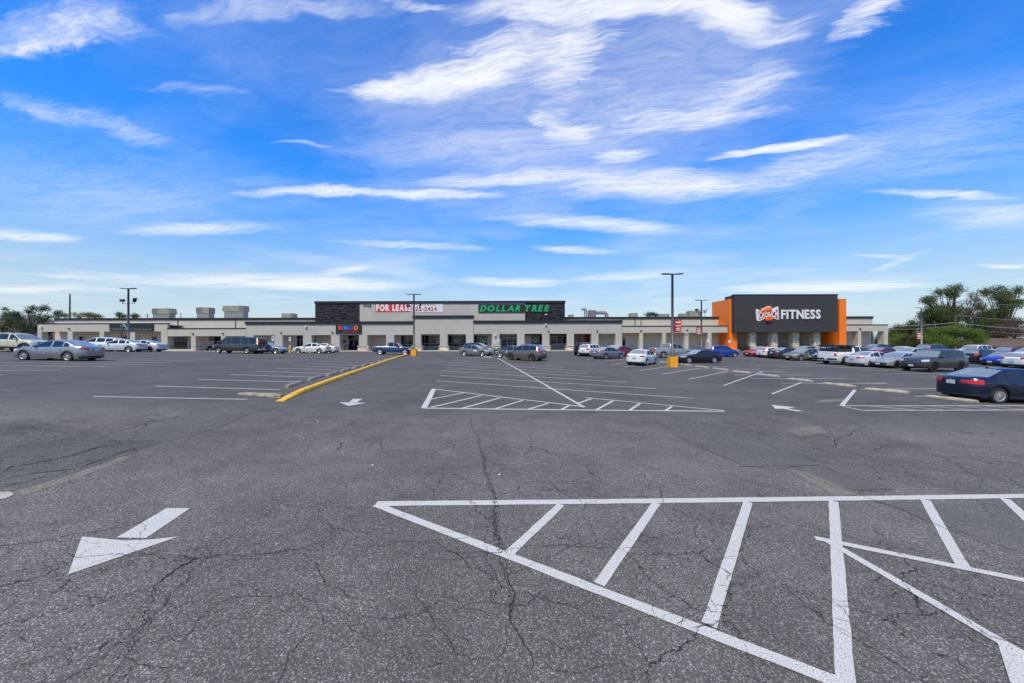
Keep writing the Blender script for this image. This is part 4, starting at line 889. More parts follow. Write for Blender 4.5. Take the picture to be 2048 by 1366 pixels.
def car(name, label, cat, style, x0, x1, s, head, paint, wheels='silver', group='cars in the parking lot', glass=None, L=None, H=None, W=None, cladding=None, rear=None, front=None, plates=True, detail=True, roofrails=False, lum=None, extra=None, grille=M_TRIM, met=.12, align=None):
    st = dict(STY[style]); zs = (H or st['H']) / st['H']; Lc = L or st['L']; ls = Lc / st['L']; Wc = W or st['W']; h2 = Wc / 2
    r = st['r'] * (1 if zs < 1.1 else 1.06); top = pchip(st['top']); belt = pchip(st['belt'])
    fx = lambda f: Lc/2 - f * Lc
    xf_, xr_ = Lc/2 - st['fo']*ls, Lc/2 - (st['fo'] + st['wb'])*ls
    rf, rb = (.46, .42) if style in ('sedan', 'coupe', 'hatch', 'suv') else (.36, .22)
    def wplan(x):
        df, db = Lc/2 - x, x + Lc/2; w = h2
        if df < rf: w = min(w, h2 - rf*.75*(1 - math.sqrt(max(0, 1 - (1 - max(df, 0)/rf)**2))))
        if db < rb: w = min(w, h2 - rb*.75*(1 - math.sqrt(max(0, 1 - (1 - max(db, 0)/rb)**2))))
        if df < 1.6: w -= .05 * (1 - df/1.6)**2
        if db < 1.4: w -= .045 * (1 - db/1.4)**2
        return w
    sfp = pchip([(0, .93), (.2, .955), (.42, .99), (.6, 1.0), (.78, .988), (1.0, .955), (1.3, .92)])
    sf = lambda z: sfp(z / zs * (1.0 if style in ('sedan', 'coupe', 'hatch') else .86))
    def warp(p):
        x, y, z = p; zn = z / zs
        a = max(0, (x - (Lc/2 - .7)) / .7); b = max(0, (-Lc/2 + .6 - x) / .6)
        big = style in ('van', 'jeep', 'pickup')
        x -= a * ((.10 if big else .55) * max(0, zn - .55)**2 + .5 * max(0, .42 - zn)**2 + (.03 if big else .10) * (y/h2)**2)
        x += b * ((.05 if big else .28) * max(0, zn - .68)**2 + .9 * max(0, .40 - zn)**2 + (.02 if big else .09) * (y/h2)**2)
        return (x, y, z)
    keys = list(st['ws']) + (list(st['rg']) if st['rg'] else []) + [q for w in st['win'] for q in w] + list(st.get('bed', ()))
    xs = [fx(k) for k in keys]; fixed = len(xs)
    Ra = r + .05
    for xc in (xf_, xr_):
        xs += [xc + Ra + .004, xc - Ra - .004] + [xc + Ra * math.cos(math.pi * k / 10) for k in range(11)]
    for d in (0, .008, .03, .08, .15, .24, .34): xs += [Lc/2 - d, -Lc/2 + d]
    for f in np.linspace(0, 1, 26):
        x = fx(f)
        if min(abs(x - q) for q in xs) > .045: xs.append(x)
    xs = sorted(set(round(q, 4) for q in xs), reverse=True)
    zl0 = {'sedan': .19, 'coupe': .16, 'hatch': .2, 'suv': .24, 'utility': .34, 'van': .32, 'pickup': .36, 'jeep': .42}[style]
    V, fr = [], []
    bed = st.get('bed')
    for x in xs:
        f = (Lc/2 - x) / Lc; zt = top(f) * zs; zb = min(belt(f) * zs, zt - .045); w = wplan(x)
        zl = zl0 + (.06 if (f < .06 or f > .93) else 0)
        for xc in (xf_, xr_):
            if abs(x - xc) <= Ra + 1e-3: zl = max(zl, r + math.sqrt(max(0, Ra*Ra - (x - xc)**2)))
        zl = min(zl, zb - .05)
        rows = []
        for t in (0, .22, .5, .78, 1): z = zl + t * (zb - zl); rows.append((w * sf(z) - (.02 if t == 0 else 0), z))
        hh = zt - zb; y4 = rows[4][0]; z5 = zb + min(.018, .2*hh); y5 = y4 - .022; mg = min(.095, .36*hh); z6 = zt - mg; y6 = y5 - st['lean'] * max(0, z6 - z5); y6 = max(y6, .35)
        z7 = zt - .38*mg; y7 = y6 - min(.065, .5*mg + .02); y8 = .55*y7
        rows += [(y5, z5), (y6, z6), (y7, z7), (y8, zt - .05*mg), (0, zt)]
        if bed and bed[0] < f < bed[1]: rows[8] = (y7 - .05, zt - .42); rows[9] = (0, zt - .42)
        line = [warp((x, y, z)) for y, z in rows] + [warp((x, -y, z)) for y, z in reversed(rows[:-1])]
        V.append(line); fr.append(f)
    nc = 19; groups = {}
    def add(key, idx): groups.setdefault(key, []).append(idx)
    inr = lambda f, rg: rg is not None and rg[0] - 1e-4 < f < rg[1] + 1e-4
    for i in range(len(xs) - 1):
        fm = (fr[i] + fr[i+1]) / 2
        for j in range(nc - 1):
            ra, rb2 = (j if j <= 9 else 18 - j), (j + 1 if j + 1 <= 9 else 18 - j - 1); b = min(ra, rb2)
            key = 'body'
            if b >= 7 and inr(fm, st['ws']): key = 'windshield'
            elif b >= 7 and inr(fm, st['rg']): key = 'rear_window'
            elif b == 5:
                for k, wn in enumerate(st['win']):
                    hgt = max(abs(V[q][6][2] - V[q][5][2]) for q in (i, i + 1))
                    if inr(fm, wn) and hgt > .05: key = ('side_window', j < 9, k)
            add(key, (i*nc + j, (i+1)*nc + j, (i+1)*nc + j + 1, i*nc + j + 1))
    for i, flip in ((0, True), (len(xs) - 1, False)):
        for j in range(9):
            q = (i*nc + j, i*nc + j + 1, i*nc + 17 - j, i*nc + 18 - j) if j < 8 else (i*nc + 8, i*nc + 9, i*nc + 10)
            add('body', tuple(reversed(q)) if not flip else q)
    flat = [p for l in V for p in l]
    # position: fit the centre of the outline, distance from its apparent scale
    Y = F / s; X = ((x0 + x1) / 2 - 1024) / s; a = R(head); ca, sa = math.cos(a), math.sin(a)
    for _ in range(12):
        us = [(X + px*ca - py*sa) / (Y + px*sa + py*ca) * F + 1024 for px in (-Lc/2 + .05, Lc/2 - .1) for py in (-h2 + .1, h2 - .1)]
        X += ((x0 + x1) / 2 - (min(us) + max(us)) / 2) / s if align is None else (x0 - min(us)) / s
    z0 = gz(X, Y); e = 1.3
    gx = (gz(X + ca*e, Y + sa*e) - gz(X - ca*e, Y - sa*e)) / (2*e); gy = (gz(X - sa*.8, Y + ca*.8) - gz(X + sa*.8, Y - ca*.8)) / 1.6
    root = empty(name, (X, Y, z0), label, cat, group); root.rotation_euler = (math.atan(gy), -math.atan(gx), a)
    pmt = paint_mat(paint, met); gm = glass or M_CGLASS
    def emit(nm, faces, mat, sm=True):
        ids = sorted({k for f in faces for k in f}); mp = {k: n for n, k in enumerate(ids)}; m = MB()
        m.v = [flat[k] for k in ids]; m.f = [tuple(mp[k] for k in f) for f in faces]; m.m = [0] * len(m.f)
        return m.build(nm, mat, root, sm)
    for key, faces in groups.items():
        if key == 'body': emit('body', faces, pmt)
        elif isinstance(key, tuple): emit('side_window', faces, gm)
        else: emit(key, faces, M_CGLASS_SHEEN)
    m = MB(); m.box(-Lc/2 + .25, Lc/2 - .3, -h2 + .3, h2 - .3, zl0 - .03, .72*zs); m.build('underbody', M_UNDER, root)
    ty, ri = wheel_meshes(r, wheels)
    for xc in (xf_, xr_):
        for sd in (1, -1):
            w = empty('wheel', (xc, sd * (h2 - .135), r)); w.parent = root; w.rotation_euler = (0, random.random()*2, 0 if sd > 0 else math.pi)
            link('tyre', ty, w); link('rim', ri, w)
    # outline path for lamps and trim: distance t outwards from the centre line of an end
    def path(end):
        sg = 1 if end == 'front' else -1; rc = rf if sg > 0 else rb; P = [(sg*Lc/2, 0.0), (sg*Lc/2, wplan(sg*Lc/2)*.5)]
        for k in range(9): d = rc * (k/8)**1.6; P.append((sg*(Lc/2 - d), wplan(sg*(Lc/2 - d))))
        for d in (.6, .9, 1.2): P.append((sg*(Lc/2 - d), wplan(sg*(Lc/2 - d))))
        return P
    def patch(nm, end, t0, t1, zlo, zhi, mat, sides=(1, -1), off=.014, parent=root, n=9):
        P = path(end); ac = [0]
        for p, q in zip(P, P[1:]): ac.append(ac[-1] + math.hypot(q[0]-p[0], q[1]-p[1]))
        def ev(t):
            for k in range(len(P) - 1):
                if t <= ac[k+1] or k == len(P) - 2:
                    w = (t - ac[k]) / max(1e-6, ac[k+1] - ac[k]); x = P[k][0] + w*(P[k+1][0]-P[k][0]); y = P[k][1] + w*(P[k+1][1]-P[k][1])
                    dx, dy = P[k+1][0]-P[k][0], P[k+1][1]-P[k][1]; l = math.hypot(dx, dy) or 1
                    nx, ny = dy/l, -dx/l
                    if end == 'rear': nx, ny = -abs(nx), abs(ny)
                    else: nx, ny = abs(nx), abs(ny)
                    return x, y, nx, ny
        for sd in sides:
            m = MB(); rows = []
            for k in range(n + 1):
                q = k / n; t = t0 + (t1 - t0)*q; x, y, nx, ny = ev(t); za = (zlo[0] + (zlo[1]-zlo[0])*q)*zs; zb_ = (zhi[0] + (zhi[1]-zhi[0])*q)*zs
                row = []
                for w in (0, .33, .67, 1):
                    z = za + (zb_ - za)*w; bul = off * (1 if 0 < w < 1 else .8) * (1 if 0 < k < n else .75); p = warp((x + nx*bul, (y*sf(z) + ny*bul), z)); row.append((p[0], sd*p[1], p[2]))
                rows.append(row)
            m.grid(rows); o = m.build(nm, mat, parent, True)
        return o
    R_ = {'sedan': (.50, .98, (.80, .84), (.94, .95)), 'coupe': (.46, .95, (.74, .78), (.88, .90)), 'hatch': (.50, .90, (.86, .92), (1.06, 1.08)), 'suv': (.52, .92, (.88, .90), (1.12, 1.12)), 'utility': (.62, .95, (.95, .95), (1.2, 1.2)), 'van': (.80, 1.06, (1.28, 1.28), (1.75, 1.75)), 'pickup': (.80, .98, (.92, .92), (1.2, 1.2)), 'jeep': (.72, .9, (.88, .88), (1.08, 1.08))}[style]
    F_ = {'sedan': (.50, 1.18, (.58, .66), (.66, .80)), 'coupe': (.48, 1.12, (.57, .63), (.66, .74)), 'hatch': (.48, 1.05, (.66, .76), (.78, .92)), 'suv': (.52, 1.08, (.76, .82), (.90, .97)), 'utility': (.58, 1.10, (.84, .88), (1.0, 1.04)), 'van': (.68, 1.02, (.70, .70), (.94, .96)), 'pickup': (.62, 1.02, (.78, .80), (1.0, 1.0)), 'jeep': (.50, .72, (.76, .76), (.98, .98))}[style]
    rr_ = rear or R_; ff_ = front or F_
    patch('tail_lamp', 'rear', *rr_, lum or M_TAIL); patch('head_lamp', 'front', *ff_, M_HEAD)
    gl = {'sedan': ((.24, .24), (.5, .5), .62), 'coupe': ((.24, .24), (.42, .42), .5), 'hatch': ((.3, .3), (.5, .5), .55), 'suv': ((.42, .42), (.80, .80), .50), 'utility': ((.66, .66), (1.0, 1.0), .56), 'van': ((.55, .55), (.92, .92), .62), 'pickup': ((.62, .62), (1.0, 1.0), .60), 'jeep': ((.72, .72), (1.0, 1.0), .4)}[style]
    patch('grille', 'front', 0, gl[2], gl[0], gl[1], grille, off=.01)
    lowr = {'sedan': (.26, .36), 'coupe': (.24, .34), 'hatch': (.28, .42), 'suv': (.32, .52), 'utility': (.44, .62), 'van': (.42, .60), 'pickup': (.48, .66), 'jeep': (.5, .72)}[style]
    patch('rear_bumper_trim', 'rear', 0, 1.0, (lowr[0],)*2, (lowr[1],)*2, M_TRIM if not cladding == 'chrome' else M_CHROME, off=.016)
    patch('front_bumper_trim', 'front', 0, 1.1, (lowr[0] - .03,)*2, (lowr[1] - .08,)*2, M_TRIM, off=.014)
    if style in ('van', 'jeep'):
        patch('rear_window', 'rear', .03, .66, ((1.28, 1.28) if style == 'van' else (1.2, 1.2)), ((1.82, 1.8) if style == 'van' else (1.66, 1.64)), gm, off=.012)
    if style == 'pickup': patch('tailgate_seam', 'rear', 0, .74, (1.235, 1.235), (1.25, 1.25), M_TRIM, off=.012)
    if plates:
        zp = {'sedan': .80, 'coupe': .76, 'hatch': .72, 'suv': .86, 'utility': .80, 'van': .72, 'pickup': .60, 'jeep': .95}[style]*zs
        if style == 'sedan' and rear is None: zp = .78*zs
        m = MB(); p = warp((-Lc/2, 0, zp)); m.box(p[0] - .03, p[0] - .005, -.16, .16, zp - .08, zp + .08); m.build('number_plate', M_PLATE, root)
        zp = .42*zs if style in ('sedan', 'coupe', 'hatch') else .52*zs; m = MB(); p = warp((Lc/2, 0, zp)); m.box(p[0] + .012, p[0] + .03, -.16, .16, zp - .07, zp + .07); m.build('number_plate', M_PLATE, root)
    bz = belt(st['ws'][0] + .05) * zs
    xm = fx(st['ws'][0] + (.055 if style not in ('van', 'pickup') else .03))
    for sd in (1, -1):
        m = MB(); y0 = wplan(xm)*sf(bz) - .02; rows = []
        for k, (yo, sc_) in enumerate(((0, .45), (.05, .9), (.12, 1.0), (.19, .95), (.22, .5))):
            rows.append([(xm - .02*k*.5 + .055*sc_*c1, sd*(y0 + yo), bz + .09 + (.075 if cat != 'pickup truck' else .12)*sc_*c2) for c1, c2 in ((1, -.7), (1, .5), (.3, 1), (-1, .9), (-1, -.8), (.3, -1))])
        m.grid(rows, 0, True); m.face(rows[-1]); m.build('wing_mirror', pmt if detail else M_TRIM, root, True)
    if detail:
        hz = (.80 if style in ('sedan', 'coupe', 'hatch') else .93) * zs + (.1 if style == 'van' else 0)
        for k, wn in enumerate(st['win'][:2]):
            xh = fx(wn[1] - .035)
            for sd in (1, -1):
                y = wplan(xh)*sf(hz); m = MB(); m.box(xh - .09, xh + .09, min(sd*(y - .005), sd*(y + .022)), max(sd*(y - .005), sd*(y + .022)), hz - .016, hz + .016); m.build('door_handle', pmt, root)
        seams = [st['win'][0][0] + .0, (st['win'][0][1] + st['win'][1][0]) / 2] + ([st['win'][1][1] + .0] if style not in ('coupe', 'van') else [])
        for f in seams:
            x = fx(f)
            if abs(x - xr_) < Ra + .02: x = xr_ + Ra + .02
            for sd in (1, -1):
                rows = []
                for k in range(6):
                    z = (zl0 + .1) + (belt(f)*zs - zl0 - .12) * k / 5; y = wplan(x)*sf(z) + .003
                    rows.append([(x - .006, sd*y, z), (x + .006, sd*y, z)])
                m = MB(); m.grid(rows); m.build('door_seam', M_TRIM, root)
    if cladding == 'black':
        for xc in (xf_, xr_):
            for sd in (1, -1):
                rows = []
                for k in range(13):
                    an = math.pi * k / 12; row = []
                    for q in (Ra - .012, Ra + .075):
                        x = xc + q*math.cos(an); z = r + q*math.sin(an); row.append((x, sd*(wplan(x)*sf(z) + .014), z))
                    rows.append(row)
                m = MB(); m.grid(rows); m.build('wheel_arch_trim', M_TRIM, root, True)
        for sd in (1, -1):
            rows = []
            for k in range(7):
                x = xr_ + Ra + (xf_ - xr_ - 2*Ra)*k/6; rows.append([(x, sd*(wplan(x)*sf(z) + .014), z) for z in (zl0 + .01, zl0 + .16)])
            m = MB(); m.grid(rows); m.build('sill_trim', M_TRIM, root, True)
    if roofrails:
        for sd in (1, -1):
            pts = []
            for k in range(7):
                f = st['ws'][1] + .03 + (.86 - st['ws'][1] - .03)*k/6; pts.append((fx(f), sd*(h2 - .30), top(f)*zs + (.045 if 0 < k < 6 else -.02)))
            m = MB(); m.tube(pts, .022, 5); m.build('roof_rail', M_TRIM if cladding == 'black' else M_CHROME, root)
    if extra: extra(root, dict(L=Lc, W=Wc, h2=h2, zs=zs, top=top, belt=belt, fx=fx, patch=patch, warp=warp, wplan=wplan, sf=sf, r=r, wheels=wheels, paint=pmt))
    return root

LOTL, LOTR = 'cars in the left part of the lot', 'cars in the right part of the lot'
def vw_extra(root, g):
    zs = g['zs']; p = g['warp']((-g['L']/2, 0, .885*zs)); m = MB(); m.lathe([(0, 0), (.06, 0), (.065, .012), (.045, .012)], 18, 'y'); o = m.build('round_badge', M_CHROME, root); o.rotation_euler = (0, 0, math.pi/2); o.location = (p[0] - .015, 0, .885*zs)
    x = g['fx'](.86); z = .78*zs; y = -g['wplan'](x)*g['sf'](z); m = MB(); m.lathe([(0, -.006), (.075, -.006), (.08, .0)], 16, 'y'); o = m.build('fuel_filler', M_TRIM, root); o.location = (x, y, z)
    m = MB(); m.box(-.05, .09, -.02, .02, 0, .03); m.box(-.04, .02, -.008, .008, .03, .06); o = m.build('roof_aerial', M_TRIM, root); o.location = (g['fx'](.68), 0, g['top'](.68)*zs - .01)
    g['patch']('bumper_crease', 'rear', 0, 1.05, (.47, .47), (.485, .485), M_TRIM, off=.008)
def spare(root, g):
    ty, ri = wheel_meshes(g['r'], 'dark'); w = empty('spare_wheel', (-g['L']/2 - .16, 0, 1.02)); w.parent = root; w.rotation_euler = (0, 0, math.pi/2); link('tyre', ty, w); link('rim', ri, w)
def rack(root, g):
    f0, f1 = g['fx'](.64), g['fx'](.985); y = g['h2'] - .1; m = MB()
    for x in (f0 - .15, (f0 + f1)/2, f1 + .2):
        for sd in (1, -1): m.tube([(x, sd*y, 1.24), (x + (.18 if x < 0 else 0), sd*(y - .05), 1.90)], .045, 5)
        m.tube([(x + .1, -y + .04, 1.9), (x + .1, y - .04, 1.9)], .04, 5)
    for sd in (1, -1): m.tube([(f0 + .5, sd*(y - .05), 1.90), (f1 - .1, sd*(y - .05), 1.92)], .05, 5)
    m.box(f1 + .1, f0 + .6, -y + .1, y - .1, 1.93, 1.99); m.build('bed_rack', M_BLACK, root)
    m = MB(); m.box(f1 + .3, f0 - .1, -y + .06, y - .06, .95, 1.62); m.build('bed_crate', pm('crate_dark', (.03, .035, .03), .6), root)
    g['patch']('lower_tail_lamp', 'rear', .80, .97, (.84, .84), (.92, .92), pm('tail_dark', (.15, .01, .015), .15, coat=1.0))
def lettered(root, g):
    for sd in (1, -1):
        x = g['fx'](.42); m = MB(); z = .62; y = g['wplan'](x)*g['sf'](z) + .006; m.box(x - .3, x + .25, min(sd*y, sd*(y-.01)), max(sd*y, sd*(y-.01)), z, z + .2); m.build('door_decal', pm('decal_pale', (.6, .6, .62), .4), root)
    m = MB(); x = g['fx'](.33); m.box(x - .1, x + .12, -.75, -.5, 1.12, 1.3)
def van_extra(root, g):
    for x, w in ((g['fx'](.55), 0),):
        for sd in (1, -1): m = MB(); y = g['wplan'](x)*g['sf'](1.0) + .004; m.box(g['fx'](.93), g['fx'](.08), min(sd*y, sd*(y+.012)), max(sd*y, sd*(y+.012)), .98, 1.03); m.build('side_moulding', pm('grey_trim', (.12, .12, .12), .4), root)
    g['patch']('rear_bumper', 'rear', 0, 1.0, (.44, .44), (.62, .62), M_CHROME, off=.05)
def bars(root, g):
    bm_ = pm('bronze_chrome', (.40, .33, .22), .3, metal=.8)
    for a, b in ((.72, .75), (.83, .87), (.95, .985)): g['patch']('grille_bar', 'front', 0, .54, (a, a), (b, b), bm_, off=.02)
def spoiler(root, g):
    m = MB(); x = g['fx'](.905); z = g['top'](.905)*g['zs']; m.box(x - .22, x + .05, -g['h2'] + .28, g['h2'] - .28, z - .03, z + .012); m.build('spoiler', g['paint'], root)

G1, G2, G3 = (.40, .40, .41), (.55, .56, .57), (.72, .73, .74)
CARS = [
 ('parked_car', 'cream boxy sport utility behind the silver sedan, far left', 'car', 'utility', -15, 82, 21, 8, (.55, .52, .38), dict(wheels='silver', cladding='black', H=1.78, L=4.4, roofrails=True, group=LOTL)),
 ('parked_car', 'white sport utility mostly hidden beyond the cream one', 'car', 'suv', -5, 92, 18.6, 8, G3, dict(group=LOTL, detail=False)),
 ('parked_car', 'silver sedan parked alone at the left, side and tail in view', 'car', 'sedan', 31, 204, 28.0, 186, (.36, .36, .37), dict(wheels='silver', group=LOTL, L=4.6, H=1.47, met=.7)),
 ('parked_car', 'white compact sport utility with black bumper, right behind the silver sedan', 'car', 'suv', 168, 236, 17, 192, G3, dict(L=4.4, H=1.64, group=LOTL, cladding='black')),
 ('parked_car', 'pale silver sedan with red lamps beside the white compact sport utility', 'car', 'sedan', 208, 271, 16.9, 195, (.62, .65, .67), dict(group=LOTL)),
 ('parked_car', 'silver sedan farthest right of the pale cars before the clinic', 'car', 'sedan', 246, 319, 15.9, 192, (.58, .60, .62), dict(group=LOTL, wheels='dark', L=4.8, lum=M_AMBER)),
 ('passenger_van', 'long charcoal passenger van facing left, its tail before a grey sedan', 'van', 'van', 428, 532, 15.9, 182, (.035, .036, .042), dict(group=LOTL, wheels='steel', extra=van_extra)),
 ('parked_car', 'grey sedan nosing out behind the charcoal van', 'car', 'sedan', 498, 572, 15.2, 4, (.22, .25, .32), dict(group=LOTL, wheels='white')),
 ('parked_car', 'white luxury sedan facing left by the yellow bollards', 'car', 'sedan', 586, 661, 14.0, 185, (.72, .70, .66), dict(group=LOTL, L=4.87, H=1.47, wheels='silver', rear=(.62, .80, (.62, .62), (.98, .98)), met=.1)),
 ('parked_car', 'white sedan half hidden behind the luxury sedan', 'car', 'sedan', 612, 677, 13.4, 185, G3, dict(group=LOTL, detail=False)),
 ('pickup_truck', 'blue crew cab pickup facing right at the end of the yellow kerb', 'pickup truck', 'pickup', 743, 827, 14.6, 3, (.014, .045, .14), dict(L=5.25, H=1.68, W=1.75, wheels='white', group=LOTL)),
 ('minivan', 'dark minivan behind the grey sedan with a lettered door', 'van', 'hatch', 926, 990, 14.2, -26, (.05, .055, .065), dict(L=5.0, H=1.74, detail=False)),
 ('parked_car', 'grey sedan with pale lettering on its door, facing right', 'car', 'sedan', 920, 984, 15.2, -24, (.16, .165, .18), dict(wheels='white', extra=lettered, H=1.49)),
 ('parked_car', 'dark navy sedan behind the cart posts, facing left', 'car', 'sedan', 984, 1046, 14.3, 160, (.02, .024, .05), dict(detail=False)),
 ('parked_car', 'slate grey sedan whose nose shows left of the brown sport utility', 'car', 'sedan', 993, 1063, 16.2, 155, (.11, .125, .15), dict(wheels='white')),
 ('parked_car', 'brownish grey sport utility with bronze wheels, rear quarter in view', 'car', 'suv', 1011, 1093, 18.6, 148, (.17, .155, .15), dict(wheels='bronze', L=4.5, H=1.69, roofrails=True, met=.6, rear=(.52, .95, (.80, .92), (1.1, 1.16)))),
 ('parked_car', 'black boxy off-roader with a spare wheel on its tail', 'car', 'jeep', 1146, 1190, 14.0, 58, (.014, .014, .016), dict(wheels='dark', extra=spare, group=LOTR, cladding='black')),
 ('parked_car', 'white sport utility seen from behind, beside the black off-roader', 'car', 'suv', 1157, 1206, 14.4, 48, G3, dict(group=LOTR, L=4.5, H=1.66)),
 ('parked_car', 'slate grey sedan in front of the white sport utility, tail to the left', 'car', 'sedan', 1183, 1247, 16.4, 33, (.15, .165, .20), dict(group=LOTR, rear=(.4, .95, (.80, .82), (.94, .94)))),
 ('parked_car', 'silver car mostly hidden beyond the dark red sedan', 'car', 'sedan', 1205, 1262, 13.4, 33, G2, dict(group=LOTR, detail=False)),
 ('parked_car', 'dark red sedan beyond the white sedan', 'car', 'sedan', 1211, 1278, 14.8, 26, (.22, .012, .018), dict(group=LOTR)),
 ('parked_car', 'white sedan seen from the rear quarter, nearest in the angled stalls', 'car', 'sedan', 1252, 1314, 20.8, 52, G3, dict(group=LOTR, L=4.6, H=1.46, met=.0)),
 ('pickup_truck', 'silver crew cab pickup behind the tall lamp post, facing right', 'pickup truck', 'pickup', 1296, 1386, 15.3, 12, (.40, .40, .39), dict(group=LOTR, cladding='chrome', met=.6)),
 ('parked_car', 'black two-door coupe facing left beside the yellow pole base', 'car', 'coupe', 1353, 1441, 19.0, 186, (.012, .013, .022), dict(group=LOTR, wheels='multi')),
 ('parked_car', 'bright blue hatchback in front of the orange fin', 'car', 'hatch', 1412, 1475, 14.6, 4, (.008, .06, .32), dict(group=LOTR, wheels='white', H=1.6, L=4.17)),
 ('parked_car', 'bright red sedan facing left, leftmost of the row before the gym', 'car', 'sedan', 1486, 1553, 14.3, 196, (.40, .015, .022), dict(group=LOTR)),
 ('parked_car', 'white rounded hatchback between the red sedan and a dark one', 'car', 'hatch', 1513, 1577, 15.0, 12, G3, dict(group=LOTR, H=1.42, W=1.79, rear=(.4, .9, (.86, .9), (1.0, 1.02)), wheels='dark')),
 ('parked_car', 'dark grey sedan tail-out beside the white rounded hatchback', 'car', 'sedan', 1537, 1614, 15.7, 10, (.045, .046, .056), dict(group=LOTR, L=4.9, H=1.46)),
 ('parked_car', 'grey car roof beyond the taupe sedan', 'car', 'sedan', 1578, 1640, 13.8, 190, (.20, .21, .23), dict(group=LOTR, detail=False)),
 ('parked_car', 'taupe sedan nose-out beside the dark grey sedan', 'car', 'sedan', 1570, 1647, 16.8, 192, (.16, .15, .14), dict(group=LOTR, L=4.85)),
 ('parked_car', 'black sport utility nose-out left of the white pickup', 'car', 'suv', 1610, 1692, 17.0, 192, (.018, .018, .02), dict(group=LOTR, L=4.65, H=1.66, grille=M_CHROME)),
 ('pickup_truck', 'white pickup with a black rack over its bed', 'pickup truck', 'pickup', 1640, 1752, 19.4, 12, G3, dict(group=LOTR, wheels='dark', cladding='black', H=1.92, extra=rack, met=.0)),
 ('parked_car', 'bright silver sedan tail-out right of the white pickup', 'car', 'sedan', 1697, 1793, 20.8, 10, (.60, .61, .64), dict(group=LOTR, L=4.81, H=1.47, rear=(.36, .98, (.80, .84), (.93, .95)))),
 ('parked_car', 'bluish grey sedan nose-out left of the dark off-road utility', 'car', 'sedan', 1744, 1845, 21.6, 192, (.30, .33, .37), dict(group=LOTR, wheels='dark', H=1.41, L=4.65)),
 ('parked_car', 'big charcoal off-road utility nose-out with black wheels', 'car', 'utility', 1800, 1935, 24.0, 191, (.034, .034, .040), dict(group=LOTR, wheels='dark', H=1.82, L=4.83, roofrails=True, extra=bars)),
 ('parked_car', 'black crossover tail-out behind the charcoal off-road utility', 'car', 'hatch', 1927, 1999, 18.4, 12, (.016, .016, .019), dict(group=LOTR, cladding='black', H=1.6, L=4.46)),
 ('parked_car', 'royal blue sedan nose-out at the right edge', 'car', 'sedan', 1965, 2058, 19.8, 192, (.02, .03, .36), dict(group=LOTR, H=1.42)),
 ('parked_car', 'white hatchback cut by the right edge, behind the navy sedan', 'car', 'hatch', 2008, 2106, 21.5, 10, G3, dict(group=LOTR, H=1.5, W=1.8)),
 ('parked_car', 'navy sedan nearest the camera at the right, tail lamps and plate in view', 'car', 'sedan', 1864, 2100, 45.8, -4, (.010, .018, .05), dict(group=LOTR, wheels='multi', L=4.5, H=1.455, W=1.76, extra=vw_extra, align='left', rear=(.36, 1.06, (.79, .77), (.93, .96)), met=.5)),
 ('parked_car', 'silver sedan in the back row, left of the charcoal off-road utility roof', 'car', 'sedan', 1783, 1853, 15.6, 192, G2, dict(group=LOTR, detail=False)),
 ('parked_car', 'dark sport utility with a roof rack beyond the charcoal off-road utility', 'car', 'suv', 1834, 1902, 14.6, 10, (.025, .026, .03), dict(group=LOTR, roofrails=True, H=1.8, detail=False)),
 ('parked_car', 'white sport utility in the back row above the black crossover', 'car', 'suv', 1914, 1980, 14.6, 190, G3, dict(group=LOTR, detail=False, H=1.72)),
 ('parked_car', 'dark red sedan in the back row by the brown roof', 'car', 'sedan', 1980, 2045, 15.2, 190, (.25, .02, .025), dict(group=LOTR, detail=False, H=1.5)),
 ('parked_car', 'silver sedan in the back row at the right edge', 'car', 'sedan', 2026, 2094, 15.8, 190, G2, dict(group=LOTR, detail=False, H=1.5)),
 ('parked_car', 'maroon sedan in the back row above the bright silver sedan', 'car', 'sedan', 1738, 1800, 15.0, 10, (.13, .02, .035), dict(group=LOTR, detail=False)),
 ('parked_car', 'charcoal wagon in the back row under the end arcade column', 'car', 'hatch', 1726, 1777, 12.4, 190, (.05, .052, .06), dict(group=LOTR, detail=False)),
 ('parked_car', 'white car in the back row, left of the silver one', 'car', 'sedan', 1772, 1832, 14.2, 190, G3, dict(group=LOTR, detail=False)),
]
for nm, lb, ct, sty, a, b, s_, hd, pt, kw in CARS:
    car(nm, lb, ct, sty, a, b, s_, hd, pt, **kw)

